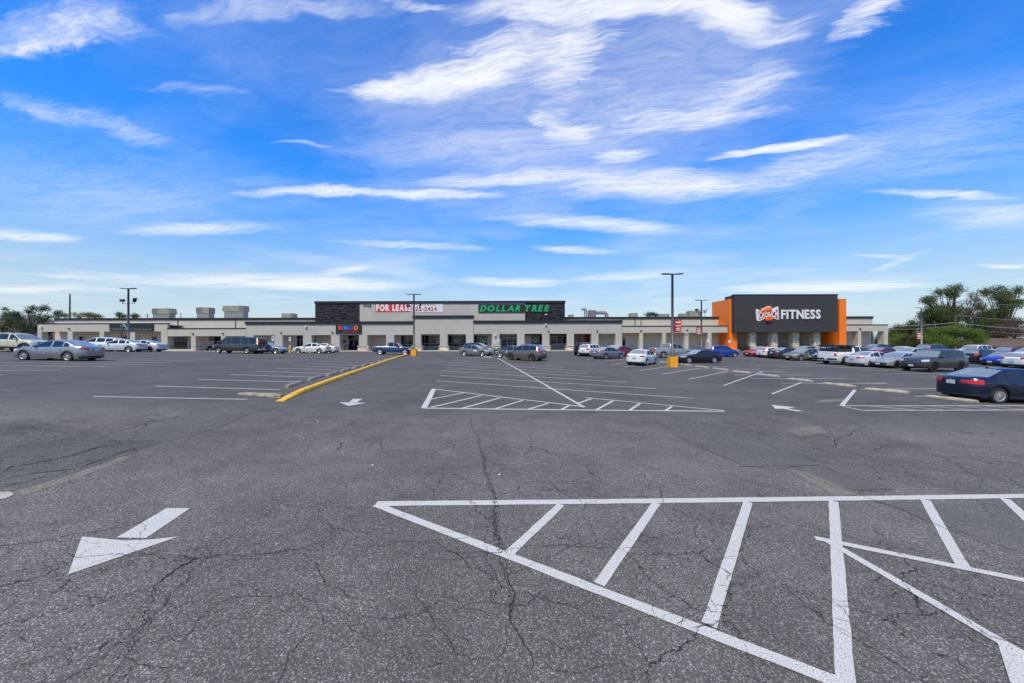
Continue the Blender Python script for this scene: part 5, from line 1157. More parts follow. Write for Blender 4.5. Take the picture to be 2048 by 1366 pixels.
# ------------------------------------------------------------------ lamp posts and their banners
M_POLE = pm('pole_bronze', (0.10, 0.098, 0.105), .45, metal=.3)
M_BASEY = pm('base_yellow', (0.85, 0.36, 0.006), .6, var=.08, vscale=3)
def lamp_post(px, ytop, s, label, box=None, floods=None, cams=None, grey=False):
    Y = F / s; X = (px - 1024) / s; z = gz(X, Y) if Y < D - 1 else BZ; zt = at(px, ytop, Y).z
    r = empty('lamp_post', (X, Y, z), label, 'lamp post', 'lamp posts of the parking lot'); h = zt - z
    pmx = pm('pole_grey', (.30, .31, .33), .5, metal=.3) if grey else M_POLE
    zb = 0
    if box:
        w, zb = box; m = MB(); m.box(-w/2, w/2, -w/2, w/2, -.1, zb); m.build('base_block', M_BASEY, r); m = MB(); m.box(-.2, .2, -.2, .2, zb, zb + .1); m.build('base_plate', pmx, r)
    m = MB(); m.tube([(0, 0, zb), (0, 0, h - .15)], [.125, .095], 10); m.build('pole', pmx, r, True)
    m = MB(); m.tube([(0, 0, h - .16), (0, 0, h)], [.12, .12], 8); m.build('hub', pmx, r)
    for sd in (-1, 1):
        m = MB(); xa, xb = sd*.1, sd*.92
        P = []
        for x, wy, zz_ in ((xa, .07, 0), (sd*.3, .2, .02), (sd*.5, .24, .03), (xb, .2, .05)):
            P.append([(x, -wy, h - .11 + zz_), (x, -wy*.9, h - .03 + zz_), (x, wy*.9, h - .03 + zz_), (x, wy, h - .11 + zz_)])
        m.grid(P, 0, True); m.face(P[-1]); m.build('lamp_head', pmx, r)
    if floods:
        zf = at(px, floods, Y).z - z; m = MB(); m.tube([(-.75, 0, zf), (.75, 0, zf)], .035, 6); m.build('cross_arm', pmx, r)
        for sd in (-1, 1):
            m = MB(); m.tube([(sd*.72, 0, zf), (sd*.72, 0, zf + .25)], .03, 6); m.box(sd*.72 - .22, sd*.72 + .22, -.16, .1, zf + .25, zf + .55) if sd < 0 else m.grid([[(.62 + .1*k/3 + .06, -.2, zf + .2 + .5*k/3), (.70 + .18*(k/3)**1.5 + .06, .2, zf + .2 + .5*k/3)] for k in range(4)])
            m.build('flood_light', M_BLACK, r)
    return r
lamp_post(257, 576.5, 16.2, 'lamp post with floodlights in front of the clinic sign', None, 607.5)
lamp_post(828, 588, 15.6, 'lamp post with yellow base at the end of the yellow kerb', (.66, .82), 618)
lamp_post(1345, 547, 22.6, 'tall lamp post with big yellow base, nearest the camera', (.66, .94))
lamp_post(1403, 600, 13.2, 'lamp post with yellow base beside the blue hatchback', (.7, .6), 625)
lamp_post(1843, 615, 10.8, 'pale grey lamp post beyond the right rows of cars', None, None, grey=True)
def gradient_mat(name, x0, x1, a=(.34, .012, .04), b=(.72, .13, .02)):
    m = bpy.data.materials.new(name); m.use_nodes = True; nt = m.node_tree; sp = nd(nt, 'ShaderNodeSeparateXYZ', {0: nd(nt, 'ShaderNodeTexCoord').outputs['Object']})
    nt.links.new(mixc(nt, smooth(nt, sp.outputs[0], x0, x1), a, b), nt.nodes['Principled BSDF'].inputs['Base Color']); nt.nodes['Principled BSDF'].inputs['Roughness'].default_value = .6; return m
def pole_banner(x0, x1, y0, y1, s, side, label, full=True):
    Y = F / s; a, b = at(x0, y1, Y), at(x1, y0, Y); c = Vector(((a.x + b.x)/2, Y, a.z)); w, h = b.x - a.x, b.z - a.z
    r = empty('pole_banner', tuple(c), label, 'banner', 'banners on lamp posts')
    m = MB(); n = 8; m.grid([[(-w/2 + w*k/n, .03*math.sin(k*.9), z) for k in range(n + 1)] for z in (0, h*.5, h)]); m.grid([[(-w/2 + w*k/n, .03*math.sin(k*.9) + .012, z) for k in range(n, -1, -1)] for z in (0, h*.5, h)])
    m.build('cloth', gradient_mat('banner_cloth', -w/2 + .1*w, w/2), r)
    for z in (0, h): m = MB(); m.tube([(-w/2 - (.35 if side < 0 else 0), .01, z), (w/2 + (.35 if side > 0 else 0), .01, z)], .025, 6); m.build('arm', M_POLE, r)
    wm2 = pm('banner_print', (.80, .62, .56), .6); yy = -.045
    m = MB(); m.face([(-w*.30, yy, h*.70), (-.1*w, yy, h*.76), (.1*w, yy, h*.76), (w*.30, yy, h*.72), (w*.30, yy, h*.92), (w*.12, yy, h*.86), (-w*.12, yy, h*.86), (-w*.30, yy, h*.90)]); m.build('emblem', wm2, r)
    if full:
        letters('PREPARE', -w*.40, w*.40, h*.47, h*.57, yy, wm2, r, ext=.006, bold=.05, split=False, name='printed_word'); letters('TO', -w*.12, w*.12, h*.34, h*.44, yy, wm2, r, ext=.006, bold=.05, split=False, name='printed_word')
        m = MB(); m.face([(-w*.26, yy, h*.20), (w*.22, yy, h*.20), (w*.22, yy, h*.30), (-w*.26, yy, h*.30)]); m.face([(-w*.32, yy, h*.11), (w*.30, yy, h*.11), (w*.30, yy, h*.155), (-w*.32, yy, h*.155)]); m.build('print_lines', wm2, r)
    else:
        m = MB()
        for z0, z1, q in ((.44, .60, .36), (.28, .38, .34), (.10, .2, .42)): m.face([(-w*q, yy, h*z0), (w*q, yy, h*z0), (w*q, yy, h*z1), (-w*q, yy, h*z1)])
        m.build('print_lines', wm2, r)
pole_banner(1348, 1363.5, 640, 664, 22.4, -1, 'large red to orange banner on the tallest lamp post')
pole_banner(1393, 1401.5, 654, 669, 13.25, 1, 'small red banner on the lamp post by the blue hatchback', False)
pole_banner(1833, 1842, 664.5, 678.5, 10.85, 1, 'orange banner on the pale grey lamp post at the right', False)

# ------------------------------------------------------------------ bollards with signs, cart posts, bench, hedge
M_BOLL = pm('bollard_yellow', (.78, .42, .015), .55, var=.08)
def bollard(px, py, s, label):
    Y = F / s; X = (px - 1024) / s; r = empty('sign_bollard', (X, Y, gz(X, Y)), label, 'bollard', 'yellow sign bollards')
    m = MB(); m.lathe([(.13, -.05), (.13, 1.0), (.11, 1.07), (.0, 1.1)], 12); m.build('post', M_BOLL, r, True)
    m = MB(); m.tube([(0, 0, 1.05), (0, 0, 2.15)], .03, 6); m.build('sign_pole', M_FRAME, r)
    m = MB(); m.box(-.15, .15, -.045, -.03, 1.7, 2.25); o = m.build('sign_plate', pm('sign_white', (.72, .73, .76), .5), r)
    m = MB(); m.box(-.09, .09, -.052, -.046, 1.95, 2.15); m.build('sign_symbol', pm('sign_blue', (.03, .12, .4), .5), r)
bollard(546, 709, 15.2, 'yellow bollard with a parking sign in front of the grey sedan'); bollard(580, 706.5, 14.2, 'yellow bollard with a parking sign left of the white luxury sedan')
def cart_posts():
    c = gp(997, 716); r = empty('cart_return', (c.x, c.y, c.z), 'thin metal cart return frame with small signs between the centre cars', 'cart return')
    s = F / c.y; Mz = M_FRAME
    for dx, dy, h in ((-.65, .8, 2.2), (.0, 0, 2.3), (.25, .1, 2.25), (-.45, 1.3, 1.7)):
        m = MB(); m.tube([(dx, dy, -.05), (dx, dy, h)], .035, 6); m.build('post', Mz, r)
    for z in (.45, .95): m = MB(); m.tube([(.0, 0, z), (-.45, 1.3, z)], .03, 6); m.build('rail', Mz, r); m = MB(); m.tube([(.25, .1, z), (.15, 2.4, z)], .03, 6); m.build('rail', Mz, r)
    for dx, z in ((.0, 1.85), (-.55, 1.75)): m = MB(); m.box(dx - .14, dx + .14, -.05 if dx == 0 else .74, -.04 if dx == 0 else .75, z, z + .4); m.build('sign_plate', pm('sign_pale', (.55, .58, .64), .5), r)
cart_posts()
for px, lb, wd in ((420, 'dark bench under the arcade beside the glass doors', 1.3),):
    r = empty('bench', (X_(px, D + 2), D + 2, BZ + .14), lb, 'bench'); m = MB(); m.box(-wd/2, wd/2, -.25, .25, .4, .47); m.build('seat', M_BLACK, r); m = MB(); m.box(-wd/2, wd/2, .2, .26, .5, .95); m.build('backrest', M_BLACK, r)
    for sd in (-1, 1): m = MB(); m.box(sd*wd*.4 - .04, sd*wd*.4 + .04, -.22, .22, 0, .4); m.build('leg', M_BLACK, r)
r = empty('litter_bin', (X_(694, D + 1.6), D + 1.6, BZ + .14), 'brown square litter bin beside the bingo hall doors', 'litter bin'); m = MB(); m.box(-.3, .3, -.3, .3, 0, .95); m.build('body', pm('bin_brown', (.10, .085, .07), .7), r); m = MB(); m.box(-.33, .33, -.33, .33, .95, 1.05); m.build('lid', M_BLACK, r)
r = empty('menu_box', (X_(689, YB), YB - .05, BZ + 1.9), 'small black wall box left of the bingo hall doors', 'wall box'); m = MB(); m.box(-.2, .2, -.1, 0, -.25, .25); m.build('case', M_BLACK, r); m = MB(); m.box(-.15, .15, -.115, -.1, -.2, .2); m.build('face', M_BRONZE, r)
for px, py, s, lb in ((1458.5, 694, 12.2, 'small round white sign on a post before the orange fin'), (1416, 690, 11.6, 'pale parking sign on a post before the arcade column')):
    Y = F / s; X = (px - 1024) / s; r = empty('post_sign', (X, Y, gz(X, Y)), lb, 'sign'); m = MB(); m.tube([(0, 0, -.05), (0, 0, 2.1)], .03, 6); m.build('post', M_FRAME, r)
    m = MB(); m.lathe([(0, -.05), (.22, -.05), (.22, -.03), (0, -.03)], 16, 'y', (0, 0, 1.9)) if px > 1450 else m.box(-.16, .16, -.05, -.03, 1.6, 2.2); m.build('plate', pm('sign_white', (.72, .73, .76), .5), r)

# ------------------------------------------------------------------ roof plant
M_HVAC = pm('hvac_beige', (.25, .24, .19), .7, var=.2, vscale=1.5); M_HVG = pm('hvac_grille', (.14, .14, .125), .7); M_GALV = pm('galvanised', (.24, .245, .25), .55, metal=.3)
zr = zc - .2
def hvac(x0, x1, y0, Y, label, kind=0, mat=None):
    a = at(x0, y0, Y); b = at(x1, y0, Y); w = b.x - a.x; h = a.z - zr; r = empty('rooftop_unit', ((a.x + b.x)/2, Y, zr), label, 'air conditioner', 'rooftop units'); mt = mat or M_HVAC; d = 1.8
    lg = max(.2, h - 1.35) if kind < 3 else .1
    m = MB(); m.box(-w*.46, w*.46, -d*.45, d*.45, 0, lg); m.build('roof_curb', M_GALV, r)
    m = MB(); m.box(-w/2, w/2, -d/2, d/2, lg, h); m.build('cabinet', mt, r)
    gx = (-w*.48, -w*.18) if kind == 0 else ((-w*.44, -.02) if kind == 1 else (w*.28, w*.48))
    m = MB(); m.box(gx[0], gx[1], -d/2 - .02, -d/2, lg + .12, h - .1)
    m.build('coil_grille', M_HVG, r)
    m = MB(); m.box(-w*.15, w*.18, -d/2 - .015, -d/2, lg + .1, h - .12); m.build('access_panel', mt, r)
    if kind in (0, 2):
        sx = w*.5 if kind == 0 else -w*.5; sg = 1 if kind == 0 else -1
        m = MB(); m.face([(sx, -d*.4, h - .15), (sx, d*.4, h - .15), (sx + sg*.55, d*.4, lg + .25), (sx + sg*.55, -d*.4, lg + .25)]); m.face([(sx, -d*.4, h - .15), (sx + sg*.55, -d*.4, lg + .25), (sx, -d*.4, lg + .25)]); m.face([(sx, d*.4, h - .15), (sx + sg*.55, d*.4, lg + .25), (sx, d*.4, lg + .25)]); m.build('intake_hood', mt, r)
    m = MB(); m.lathe([(.0, h), (.4, h), (.42, h + .08), (.3, h + .08)], 14, c=(w*.2 if kind != 1 else -w*.2, 0, 0)); m.build('fan_guard', M_HVG, r)
    if kind == 1: m = MB(); m.tube([(w*.5, -d*.3, h*.55), (w*.5 + .5, -d*.3, h*.6), (w*.5 + .6, -d*.3, .0)], .06, 6); m.build('conduit', M_GALV, r)
hvac(311, 346, 617.5, D + 17, 'beige rooftop unit with a slanted hood, leftmost on the roof', 0); hvac(398.5, 424, 615.5, D + 17, 'smaller beige rooftop unit, middle of the left three', 1); hvac(452, 493, 612.3, D + 17, 'largest beige rooftop unit above the charcoal van', 2)
hvac(567.5, 590.5, 627.5, D + 22, 'low beige rooftop unit just left of the dark stone panel', 3); hvac(1259, 1273, 626.8, D + 20, 'low beige rooftop unit right of the ducts', 3); hvac(1318, 1336, 628.4, D + 20, 'flat rooftop unit left of the tall lamp post', 3); hvac(1359, 1375, 627.6, D + 20, 'flat rooftop unit right of the tall lamp post', 3); hvac(1376, 1398, 622.3, D + 19, 'boxy beige rooftop unit left of the small banner post', 3)
hvac(1137, 1146, 630, D + 20, 'tiny rooftop unit right of the dark stone panel', 3)
def ducts():
    Y = D + 12; a = at(1168, 632, Y); r = empty('exhaust_duct', (a.x, Y, zr), 'galvanised gooseneck and round ducts on the roof', 'duct'); k = Y / F
    zz_ = lambda p: at(1180, p, Y).z - zr
    m = MB(); m.tube([(.35, 0, 0), (.35, 0, zz_(621)), (.2, 0, zz_(618.5)), (-.25, 0, zz_(618)), (-.5, 0, zz_(619.5))], [.38, .38, .34, .3, .26], 10); m.build('gooseneck', M_GALV, r, True)
    x = lambda p: (p - 1168)*k
    m = MB(); m.box(x(1177), x(1191), -.7, .7, 0, zz_(621)); m.build('fan_box', pm('plum_box', (.16, .14, .15), .7), r)
    m = MB(); m.tube([(x(1191), 0, zz_(626)), (x(1203), 0, zz_(625.5)), (x(1209), 0, zz_(625.5)), (x(1213), 0, zz_(628)), (x(1214), 0, -.1)], [.35, .42, .45, .42, .4], 10); m.build('round_duct', M_GALV, r, True)
ducts()
def dish(px, py, Y, lb):
    a = at(px, py, Y); r = empty('satellite_dish', (a.x, Y, zr), lb, 'satellite dish', 'roof dishes'); h = a.z - zr
    m = MB(); m.tube([(0, 0, 0), (0, 0, h)], .05, 6); m.build('mast', M_GALV, r); m = MB(); m.lathe([(0, 0), (.2, .03), (.42, .13)], 14, 'y', (0, 0, 0)); o = m.build('reflector', M_HVG, r, True); o.location = (0, -.05, h); o.rotation_euler = (R(-30), 0, R(25))
dish(1398, 622, D + 16, 'dark satellite dish left of the small banner post'); dish(1409.5, 622, D + 16, 'dark satellite dish right of the small banner post')

# ------------------------------------------------------------------ trees and shrubs
def leaf_mat(name, c, c2=None, var=.5):
    if name in MATS: return MATS[name]
    m = bpy.data.materials.new(name); m.use_nodes = True; nt = m.node_tree; b = nt.nodes['Principled BSDF']
    g = nd(nt, 'ShaderNodeNewGeometry'); n = nd(nt, 'ShaderNodeTexNoise', {'Vector': g.outputs['Position'], 'Scale': .55, 'Detail': 3.0}).outputs['Fac']
    f = mth(nt, 'MULTIPLY_ADD', g.outputs['Random Per Island'], .6, mth(nt, 'MULTIPLY', smooth(nt, n, .3, .7), .4))
    nt.links.new(mixc(nt, f, c, c2 or tuple(min(1, q*1.9) for q in c)), b.inputs['Base Color']); b.inputs['Roughness'].default_value = .55; b.inputs['Specular IOR Level'].default_value = .25
    tr = nd(nt, 'ShaderNodeBsdfTranslucent', {'Color': tuple(min(1, q*2.2) for q in (c2 or c)) + (1,)}); mx = nd(nt, 'ShaderNodeMixShader', {0: .22, 1: b.outputs[0], 2: tr.outputs[0]}); nt.links.new(mx.outputs[0], nt.nodes['Material Output'].inputs[0])
    MATS[name] = m; return m
M_BARK = pm('bark', (.075, .058, .045), .9, var=.3, vscale=3, bump=.6, bscale=12)
M_BARKG = pm('bark_grey', (.14, .12, .105), .9, var=.3, vscale=3)
def fill(x0, x1, y0, y1, n, seed, rx=11, ry=8):
    r = random.Random(seed); return [(r.uniform(x0, x1), r.uniform(y0, y1), rx*r.uniform(.7, 1.3), ry*r.uniform(.7, 1.3)) for _ in range(n)]
def tree(name, label, px, Y, clumps, leaf, mat, cat='tree', group=None, trunk_r=.25, zbase=None, bark=M_BARK, dens=1.0, fork=.35, twigs=(), lsz=.3, seed=1):
    """clumps: (survey x, y, half width, half height, relative depth offset) of each leaf mass"""
    r = np.random.default_rng(seed); k = Y / F; X = (px - 1024) * k; z0 = BZ - .3 if zbase is None else zbase
    root = empty(name, (X, Y, z0), label, cat, group)
    C = []
    for c in clumps:
        p = at(c[0], c[1], Y); cc = np.array((p.x - X, (c[4] if len(c) > 4 else r.uniform(-.5, .5)) * 2.5, p.z - z0)); rx, rz = c[2]*k, c[3]*k
        for _ in range(6 if rx > .7 else 3):
            q = r.normal(size=3); q /= np.linalg.norm(q); f_ = r.uniform(.35, .62); C.append((cc + q*np.array((rx, rx*.7, rz))*r.uniform(.35, .95), rx*f_, rz*f_*1.15))
    zmin = min(c[0][2] - c[2] for c in C); zmax = max(c[0][2] for c in C)
    zf = max(.4, zmin + fork * (zmax - zmin)*.5)
    m = MB(); m.tube([(0, 0, -.1), (r.uniform(-.1, .1), 0, zf*.5), (0, 0, zf)], [trunk_r*1.25, trunk_r, trunk_r*.8], 8)
    for c, rx, rz in C[::2]:
        e = Vector(c); st_ = Vector((0, 0, zf*r.uniform(.6, 1))); mid = st_.lerp(e, .5) + Vector(r.uniform(-.4, .4, 3)) * min(1, rx); mid.z -= .1*abs(e.x)
        m.tube([st_, mid, e], [trunk_r*.5, trunk_r*.3, trunk_r*.1], 5, cap=False)
        for _ in range(3):
            q = e + Vector((r.uniform(-1, 1)*rx*.8, r.uniform(-1, 1)*rx*.6, r.uniform(-.6, .9)*rz)); m.tube([mid.lerp(e, r.uniform(.4, 1)), q], [trunk_r*.13, .02], 4, cap=False)
    for tw in twigs:
        pts = [at(a, b, Y) for a, b in tw]; m.tube([(p.x - X, 0, p.z - z0) for p in pts], [trunk_r*.28*(1 - i/len(pts)) + .03 for i in range(len(pts))], 5, cap=False)
    m.build('trunk', bark, root, True)
    L = []
    for c, rx, rz in C:
        ns = max(6, int(17 * dens * (rx*rx*rz)**.5)); nl = int(24 * dens)
        d = r.normal(size=(ns, 3)); d /= np.linalg.norm(d, axis=1)[:, None]; rad = r.uniform(.2, 1.2, ns)**.7
        sub = c + d * rad[:, None] * np.array((rx, rx*.75, rz))
        for s_ in sub:
            n = int(nl * r.uniform(.5, 1.4)); L.append(s_ + r.normal(size=(n, 3)) * np.array((.36, .36, .28)) * leaf)
    L = np.vstack(L); n = len(L); a = r.normal(size=(n, 3)); a /= np.linalg.norm(a, axis=1)[:, None]; b = np.cross(a, r.normal(size=(n, 3))); b /= np.linalg.norm(b, axis=1)[:, None]
    sz = (lsz * r.uniform(.45, 1.1, n))[:, None]
    V = np.stack([L - a*sz*.5, L + b*sz*.28, L + a*sz*.5, L - b*sz*.28], 1).reshape(-1, 3)
    me = bpy.data.meshes.new('crown'); me.vertices.add(n*4); me.vertices.foreach_set('co', V.ravel()); me.loops.add(n*4); me.loops.foreach_set('vertex_index', np.arange(n*4)); me.polygons.add(n); me.polygons.foreach_set('loop_start', np.arange(0, n*4, 4)); me.materials.append(mat); me.update(); me.validate()
    link('crown', me, root); return root
LV = leaf_mat('leaf_oak', (.034, .052, .018), (.12, .15, .055)); LD = leaf_mat('leaf_dark', (.014, .028, .010), (.045, .072, .024)); LB = leaf_mat('leaf_bright', (.045, .085, .010), (.17, .22, .035)); LR = leaf_mat('leaf_rusty', (.075, .06, .045), (.17, .11, .09)); LO = leaf_mat('leaf_olive', (.04, .055, .018), (.12, .14, .045))
TG = 'trees beyond the right edge of the lot'
tree('oak_tree', 'tall spreading oak with a high left bough behind the pale lamp post', 1893, 96, [(1898, 578, 17, 11), (1880, 586, 14, 9), (1862, 597, 13, 8), (1855, 603, 9, 6), (1905, 590, 9, 5), (1880, 618, 20, 10), (1898, 625, 22, 12), (1868, 632, 20, 12), (1850, 642, 16, 11), (1885, 645, 24, 14), (1905, 650, 22, 14), (1862, 660, 22, 14), (1846, 664, 16, 12), (1880, 672, 26, 12), (1840, 650, 10, 8)] + fill(1845, 1912, 618, 685, 14, 5), 1.3, LV, group=TG, trunk_r=.42, dens=.9, lsz=.34, seed=3, twigs=[[(1893, 660), (1888, 625), (1900, 600), (1905, 585)], [(1888, 630), (1872, 608), (1862, 598)]])
tree('oak_tree', 'round-topped oak at the right edge above the brown roof', 2003, 100, [(2000, 582, 22, 12), (2022, 590, 20, 13), (1992, 597, 18, 10), (2030, 605, 16, 10), (2008, 610, 22, 10), (2042, 580, 8, 6), (1985, 622, 20, 12), (1972, 612, 12, 8), (2000, 634, 24, 12), (1975, 640, 24, 14), (1960, 630, 16, 10), (1955, 650, 22, 14), (1985, 655, 26, 14), (1965, 668, 26, 14), (2010, 650, 14, 8), (1945, 664, 20, 14), (1990, 676, 22, 10)] + fill(1935, 2005, 622, 686, 13, 6), 1.3, LV, group=TG, trunk_r=.42, dens=.9, lsz=.34, seed=4, twigs=[[(2003, 665), (2006, 632), (2020, 618), (2034, 612)], [(2006, 632), (2000, 605), (2005, 590)]])
tree('bare_tree', 'thin half dead tree with reddish leaves between the two oaks', 1938, 98, [(1953, 592, 9, 6), (1945, 600, 7, 5), (1925, 605, 13, 8), (1936, 620, 14, 8), (1928, 632, 16, 10), (1948, 616, 8, 6), (1916, 622, 10, 8)], 1.0, LR, group=TG, trunk_r=.3, dens=.55, lsz=.28, seed=5, twigs=[[(1940, 650), (1951, 610), (1952, 590), (1957, 576)], [(1951, 606), (1944, 595), (1935, 584)], [(1952, 590), (1960, 580)]], bark=M_BARKG)
tree('myrtle_tree', 'low spreading bright green tree behind the charcoal off-road utility', 1908, 79, [(1905, 661, 26, 8), (1885, 668, 22, 9), (1925, 666, 24, 9), (1868, 676, 18, 9), (1945, 675, 20, 9), (1905, 678, 34, 10), (1960, 681, 12, 9), (1932, 684, 22, 8), (1880, 684, 20, 7), (1862, 682, 12, 6)], 1.0, LB, group=TG, trunk_r=.16, dens=1.0, lsz=.28, seed=6, bark=M_BARKG)
tree('flowering_tree', 'pinkish flowering tree at the right edge above the roof', 2030, 90, [(2030, 640, 20, 7), (2040, 652, 20, 9), (2015, 660, 20, 8), (2035, 668, 24, 8), (2005, 667, 12, 6)], 1.0, leaf_mat('leaf_pinkish', (.05, .05, .025), (.20, .12, .10)), group=TG, trunk_r=.2, dens=.9, lsz=.27, seed=7)
for i, (px, Y, cl, mt, lb) in enumerate([
    (1790, 105, [(1783, 660, 14, 9), (1795, 658, 12, 8), (1788, 672, 18, 10), (1800, 668, 12, 9)], LD, 'dark tree right of the arcade end'), (1815, 98, fill(1790, 1838, 655, 690, 8, 9) + [(1812, 662, 16, 9), (1822, 656, 12, 8), (1808, 675, 18, 9), (1825, 670, 14, 10), (1832, 650, 8, 8)], LO, 'olive tree left of the pale lamp post'),
    (1806, 84, [(1790, 680, 14, 7), (1805, 677, 16, 8), (1820, 682, 14, 7), (1798, 688, 18, 6)], LB, 'yellowish green shrub between arcade end and lamp post'), (1828, 82, [(1818, 676, 12, 6), (1830, 682, 14, 8), (1840, 690, 10, 6), (1815, 690, 16, 6)], leaf_mat('leaf_mixed', (.05, .04, .02), (.12, .10, .035)), 'reddish shrub left of the orange banner'),
    (1758, 92, [(1752, 676, 10, 9), (1762, 682, 12, 8), (1756, 690, 14, 7)], LO, 'green shrub seen through the end arcade'), (1845, 86, [(1846, 684, 10, 8), (1838, 676, 8, 8)], LB, 'small yellowish shrub at the foot of the pale lamp post')]):
    tree('shrub' if Y < 90 else 'small_tree', lb, px, Y, cl, 1.0, mt, 'shrub' if Y < 90 else 'tree', TG, trunk_r=.14, dens=1.1, lsz=.27, seed=20 + i)
TL = 'trees beyond the left end of the building'
tree('oak_tree', 'sparse wind-bent oak with dark leaf tufts left of the arcade', 58, 80, [(62, 616, 8, 5), (56, 622, 7, 4), (84, 618, 9, 4), (92, 614, 5, 4), (22, 619, 6, 3), (40, 628, 10, 4), (30, 634, 12, 5), (62, 634, 14, 7), (48, 645, 20, 9), (70, 648, 18, 9), (90, 640, 14, 6), (34, 652, 12, 7), (60, 660, 16, 8), (98, 634, 8, 4), (78, 660, 12, 6)], .8, LD, group=TL, trunk_r=.28, dens=.62, lsz=.24, seed=40, twigs=[[(58, 665), (62, 640), (68, 622), (62, 612)], [(66, 626), (82, 620), (92, 615)], [(60, 645), (36, 630), (24, 618)], [(58, 668), (40, 662), (22, 658), (10, 652)]], bark=M_BARKG)
tree('small_tree', 'rounded green tree at the far left edge', 5, 92, [(5, 632, 16, 8), (-10, 640, 18, 10), (14, 642, 14, 8), (22, 634, 10, 5), (0, 652, 18, 8), (30, 648, 10, 6)], 1.0, LO, group=TL, trunk_r=.25, dens=1.0, lsz=.28, seed=41)
for i, (px, cl, lb) in enumerate([(118, [(114, 630, 8, 5), (124, 626, 6, 4), (132, 631, 7, 4)], 'sparse tree top just left of the brown utility pole'), (160, [(153, 630, 8, 4), (166, 628, 8, 4), (175, 632, 6, 3)], 'low green tree top above the roof right of the utility pole'), (188, [(185, 631, 7, 3), (196, 633, 7, 3)], 'small green tree top above the clinic roof'), (240, [(236, 629, 5, 4), (243, 632, 7, 3)], 'small tree top left of the clinic lamp post'), (266, [(263, 631, 6, 4), (270, 633, 5, 3)], 'small tree top right of the clinic lamp post'), (1300, [(1294, 629, 6, 3), (1303, 628, 7, 3), (1310, 631, 4, 2)], 'dark tree top above the roof near the ducts')]):
    tree('small_tree', lb, px, 135, cl, 1.3, LO if i != 5 else LD, 'tree', 'tree tops behind the building', trunk_r=.2, dens=.8, lsz=.34, seed=60 + i)
for i, (a, b, lb) in enumerate(((1478, 1500, 'dark clipped hedge under the left gym doors'), (1602, 1626, 'dark low hedge behind the taupe sedan'))):
    Y = D - 2.2; tree('hedge', lb, (a + b)/2, Y, [(a + (b - a)*t, 698, (b - a)*.22, 4.5, 0) for t in (.15, .5, .85)], .5, LD, 'hedge', None, trunk_r=.06, dens=1.6, lsz=.16, seed=80 + i, zbase=BZ)

# ------------------------------------------------------------------ houses, utility poles and wires
M_BRICK = pm('house_brick', (.34, .20, .13), .9, var=.25, vscale=4); M_SHING = pm('roof_shingle', (.115, .082, .065), .9, var=.3, vscale=5, bump=.4, bscale=10); M_SHG = pm('roof_shingle_grey', (.15, .15, .155), .9, var=.25, vscale=5)
def house(name, label, x0, x1, yeave, yridge, Y, wall, roof, dep=12, hip=.2, wins=()):
    a, b = at(x0, yeave, Y), at(x1, yeave, Y); zb, ze, zrg = BZ - .5, a.z, at(x0, yridge, Y + dep/2).z; c = Vector(((a.x + b.x)/2, Y, zb)); w = b.x - a.x
    r = empty(name, tuple(c), label, 'house'); h, hr = ze - zb, zrg - zb
    m = MB(); m.box(-w/2, w/2, 0, dep, 0, h); m.build('wall', wall, r)
    m = MB(); e = .6; g = w*hip
    A = [(-w/2 - e, -e, h - .1), (w/2 + e, -e, h - .1), (w/2 + e, dep + e, h - .1), (-w/2 - e, dep + e, h - .1)]; P, Q = (-w/2 + g, dep/2, hr), (w/2 - g, dep/2, hr)
    m.face([A[0], A[1], Q, P]); m.face([A[2], A[3], P, Q]); m.face([A[1], A[2], Q]); m.face([A[3], A[0], P]); m.face([A[3], A[2], A[1], A[0]]); rf = m.build('roof', roof, r)
    m = MB(); m.box(-w/2 - e, w/2 + e, -e - .04, -e, h - .3, h - .08); m.build('eaves_board', pm('eaves_brown', (.12, .07, .045), .7), r)
    for wx in wins:
        m = MB(); m.box(wx*w - 1.0, wx*w + 1.0, -.05, 0, h - 2.0, h - .7); o = m.build('window', M_FRAME, r); m = MB(); m.box(wx*w - .92, wx*w + .92, -.06, -.052, h - 1.92, h - .78); m.build('pane', M_GLASS, o)
    return r
house('brick_house', 'tan brick house with a grey roof behind the wind-bent oak', -60, 40, 650, 630, 98, pm('tan_brick', (.42, .29, .20), .9, var=.2, vscale=4), M_SHG, 12, .3, (.30, .42))
house('brick_house', 'brick house between the oak and the arcade at the left', 44, 130, 657, 638, 104, M_BRICK, M_SHG, 11, .25, (-.3, .1))
house('brick_house', 'long low house with a brown shingle roof at the right edge', 1985, 2150, 692, 676.5, 84, M_BRICK, M_SHING, 12, .12, (-.35, -.1))
house('brick_house', 'house with a grey roof behind the orange banner', 1846, 1900, 690, 680, 92, M_BRICK, M_SHG, 9, .2, (0.0,))
M_POLEW = pm('wood_pole', (.17, .09, .055), .9, var=.3, vscale=2)
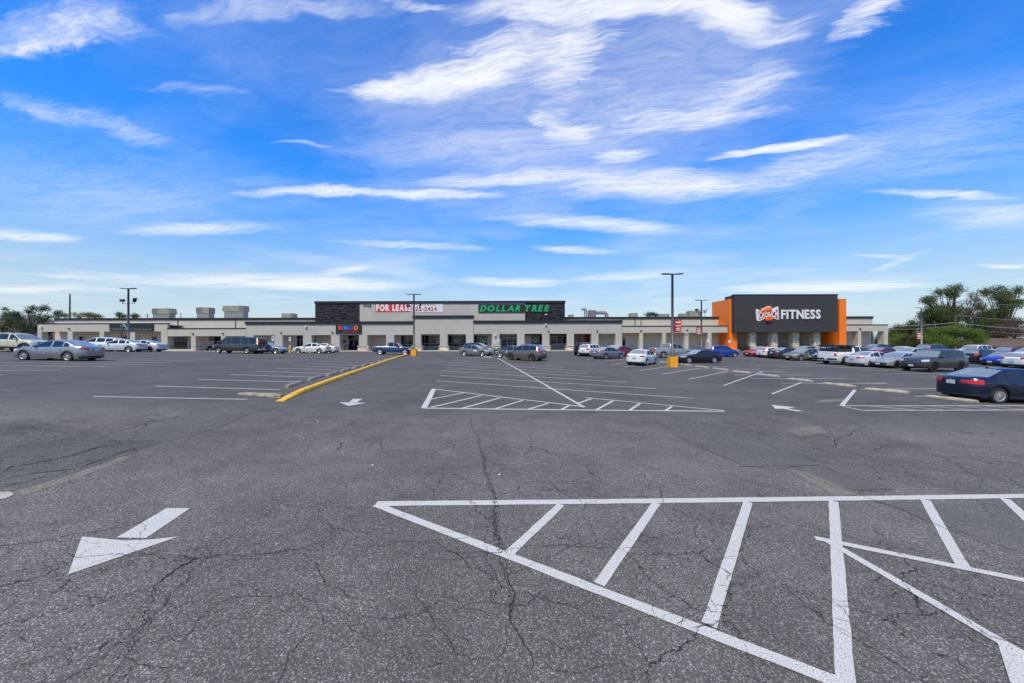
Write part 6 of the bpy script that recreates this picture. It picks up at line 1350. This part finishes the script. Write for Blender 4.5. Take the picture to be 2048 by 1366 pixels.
def utility_pole(px, yt, Y, label, arm=0.0, rad=.16, lean=0.0):
    k = Y/F; X = (px - 1024)*k; zt = at(px, yt, Y).z; r = empty('utility_pole', (X, Y, BZ - .4), label, 'utility pole', 'wooden utility poles'); h = zt - BZ + .4
    m = MB(); m.tube([(0, 0, -.2), (lean*.5, 0, h*.5), (lean, 0, h)], [rad*1.2, rad, rad*.8], 8); m.build('post', M_POLEW, r, True)
    if arm: m = MB(); m.box(lean - arm, lean + arm, -.06, .06, h - .7, h - .55); m.build('cross_arm', M_POLEW, r)
    for i in range(2): m = MB(); m.tube([(lean, -.1, h - .1 - i*.5), (lean + .05, -.1, h + .15 - i*.5)], .05, 6); m.build('insulator', M_FRAME, r)
utility_pole(139, 588, 92, 'brown leaning wooden utility pole behind the clinic roof', 0, .17, .15); utility_pole(295, 628, 150, 'distant utility pole with a crossarm above the left roof', 1.0, .14); utility_pole(362, 625, 150, 'distant plain utility pole right of the leftmost rooftop unit', 0, .14); utility_pole(1910, 600, 88, 'wooden utility pole standing among the right trees', .9, .17)
M_WIRE = pm('wire_grey', (.30, .30, .31), .5)
def wire(a, b, Ya, Yb, sag, rad, label):
    P, Q = at(*a, Ya), at(*b, Yb); m = MB(); pts = []
    for k in range(17): t = k/16; p = P.lerp(Q, t); pts.append((p.x, p.y, p.z - sag*4*t*(1 - t)))
    m.tube(pts, rad, 5, cap=False); tag(m.build('overhead_wire', M_WIRE), label, 'wire', 'overhead wires')
wire((1700, 652), (1910, 645), 100, 88, .5, .05, 'thick low overhead cable left of the right utility pole'); wire((1910, 645), (2120, 658), 88, 84, .5, .06, 'thick low overhead cable right of the right utility pole'); wire((1840, 605), (1910, 601), 98, 88, .25, .035, 'upper overhead wire left of the right utility pole'); wire((1910, 602), (2120, 610), 88, 86, .4, .035, 'upper overhead wire right of the right utility pole'); wire((1910, 630), (2120, 642), 88, 86, .4, .03, 'middle overhead wire right of the right utility pole'); wire((1700, 656), (1910, 652), 100, 88, .6, .03, 'thin lowest overhead wire left of the right utility pole'); wire((1910, 652), (2120, 668), 88, 84, .7, .03, 'thin lowest overhead wire right of the right utility pole'); wire((-60, 636), (24, 634), 85, 85, .2, .03, 'thin wire at the far left edge')
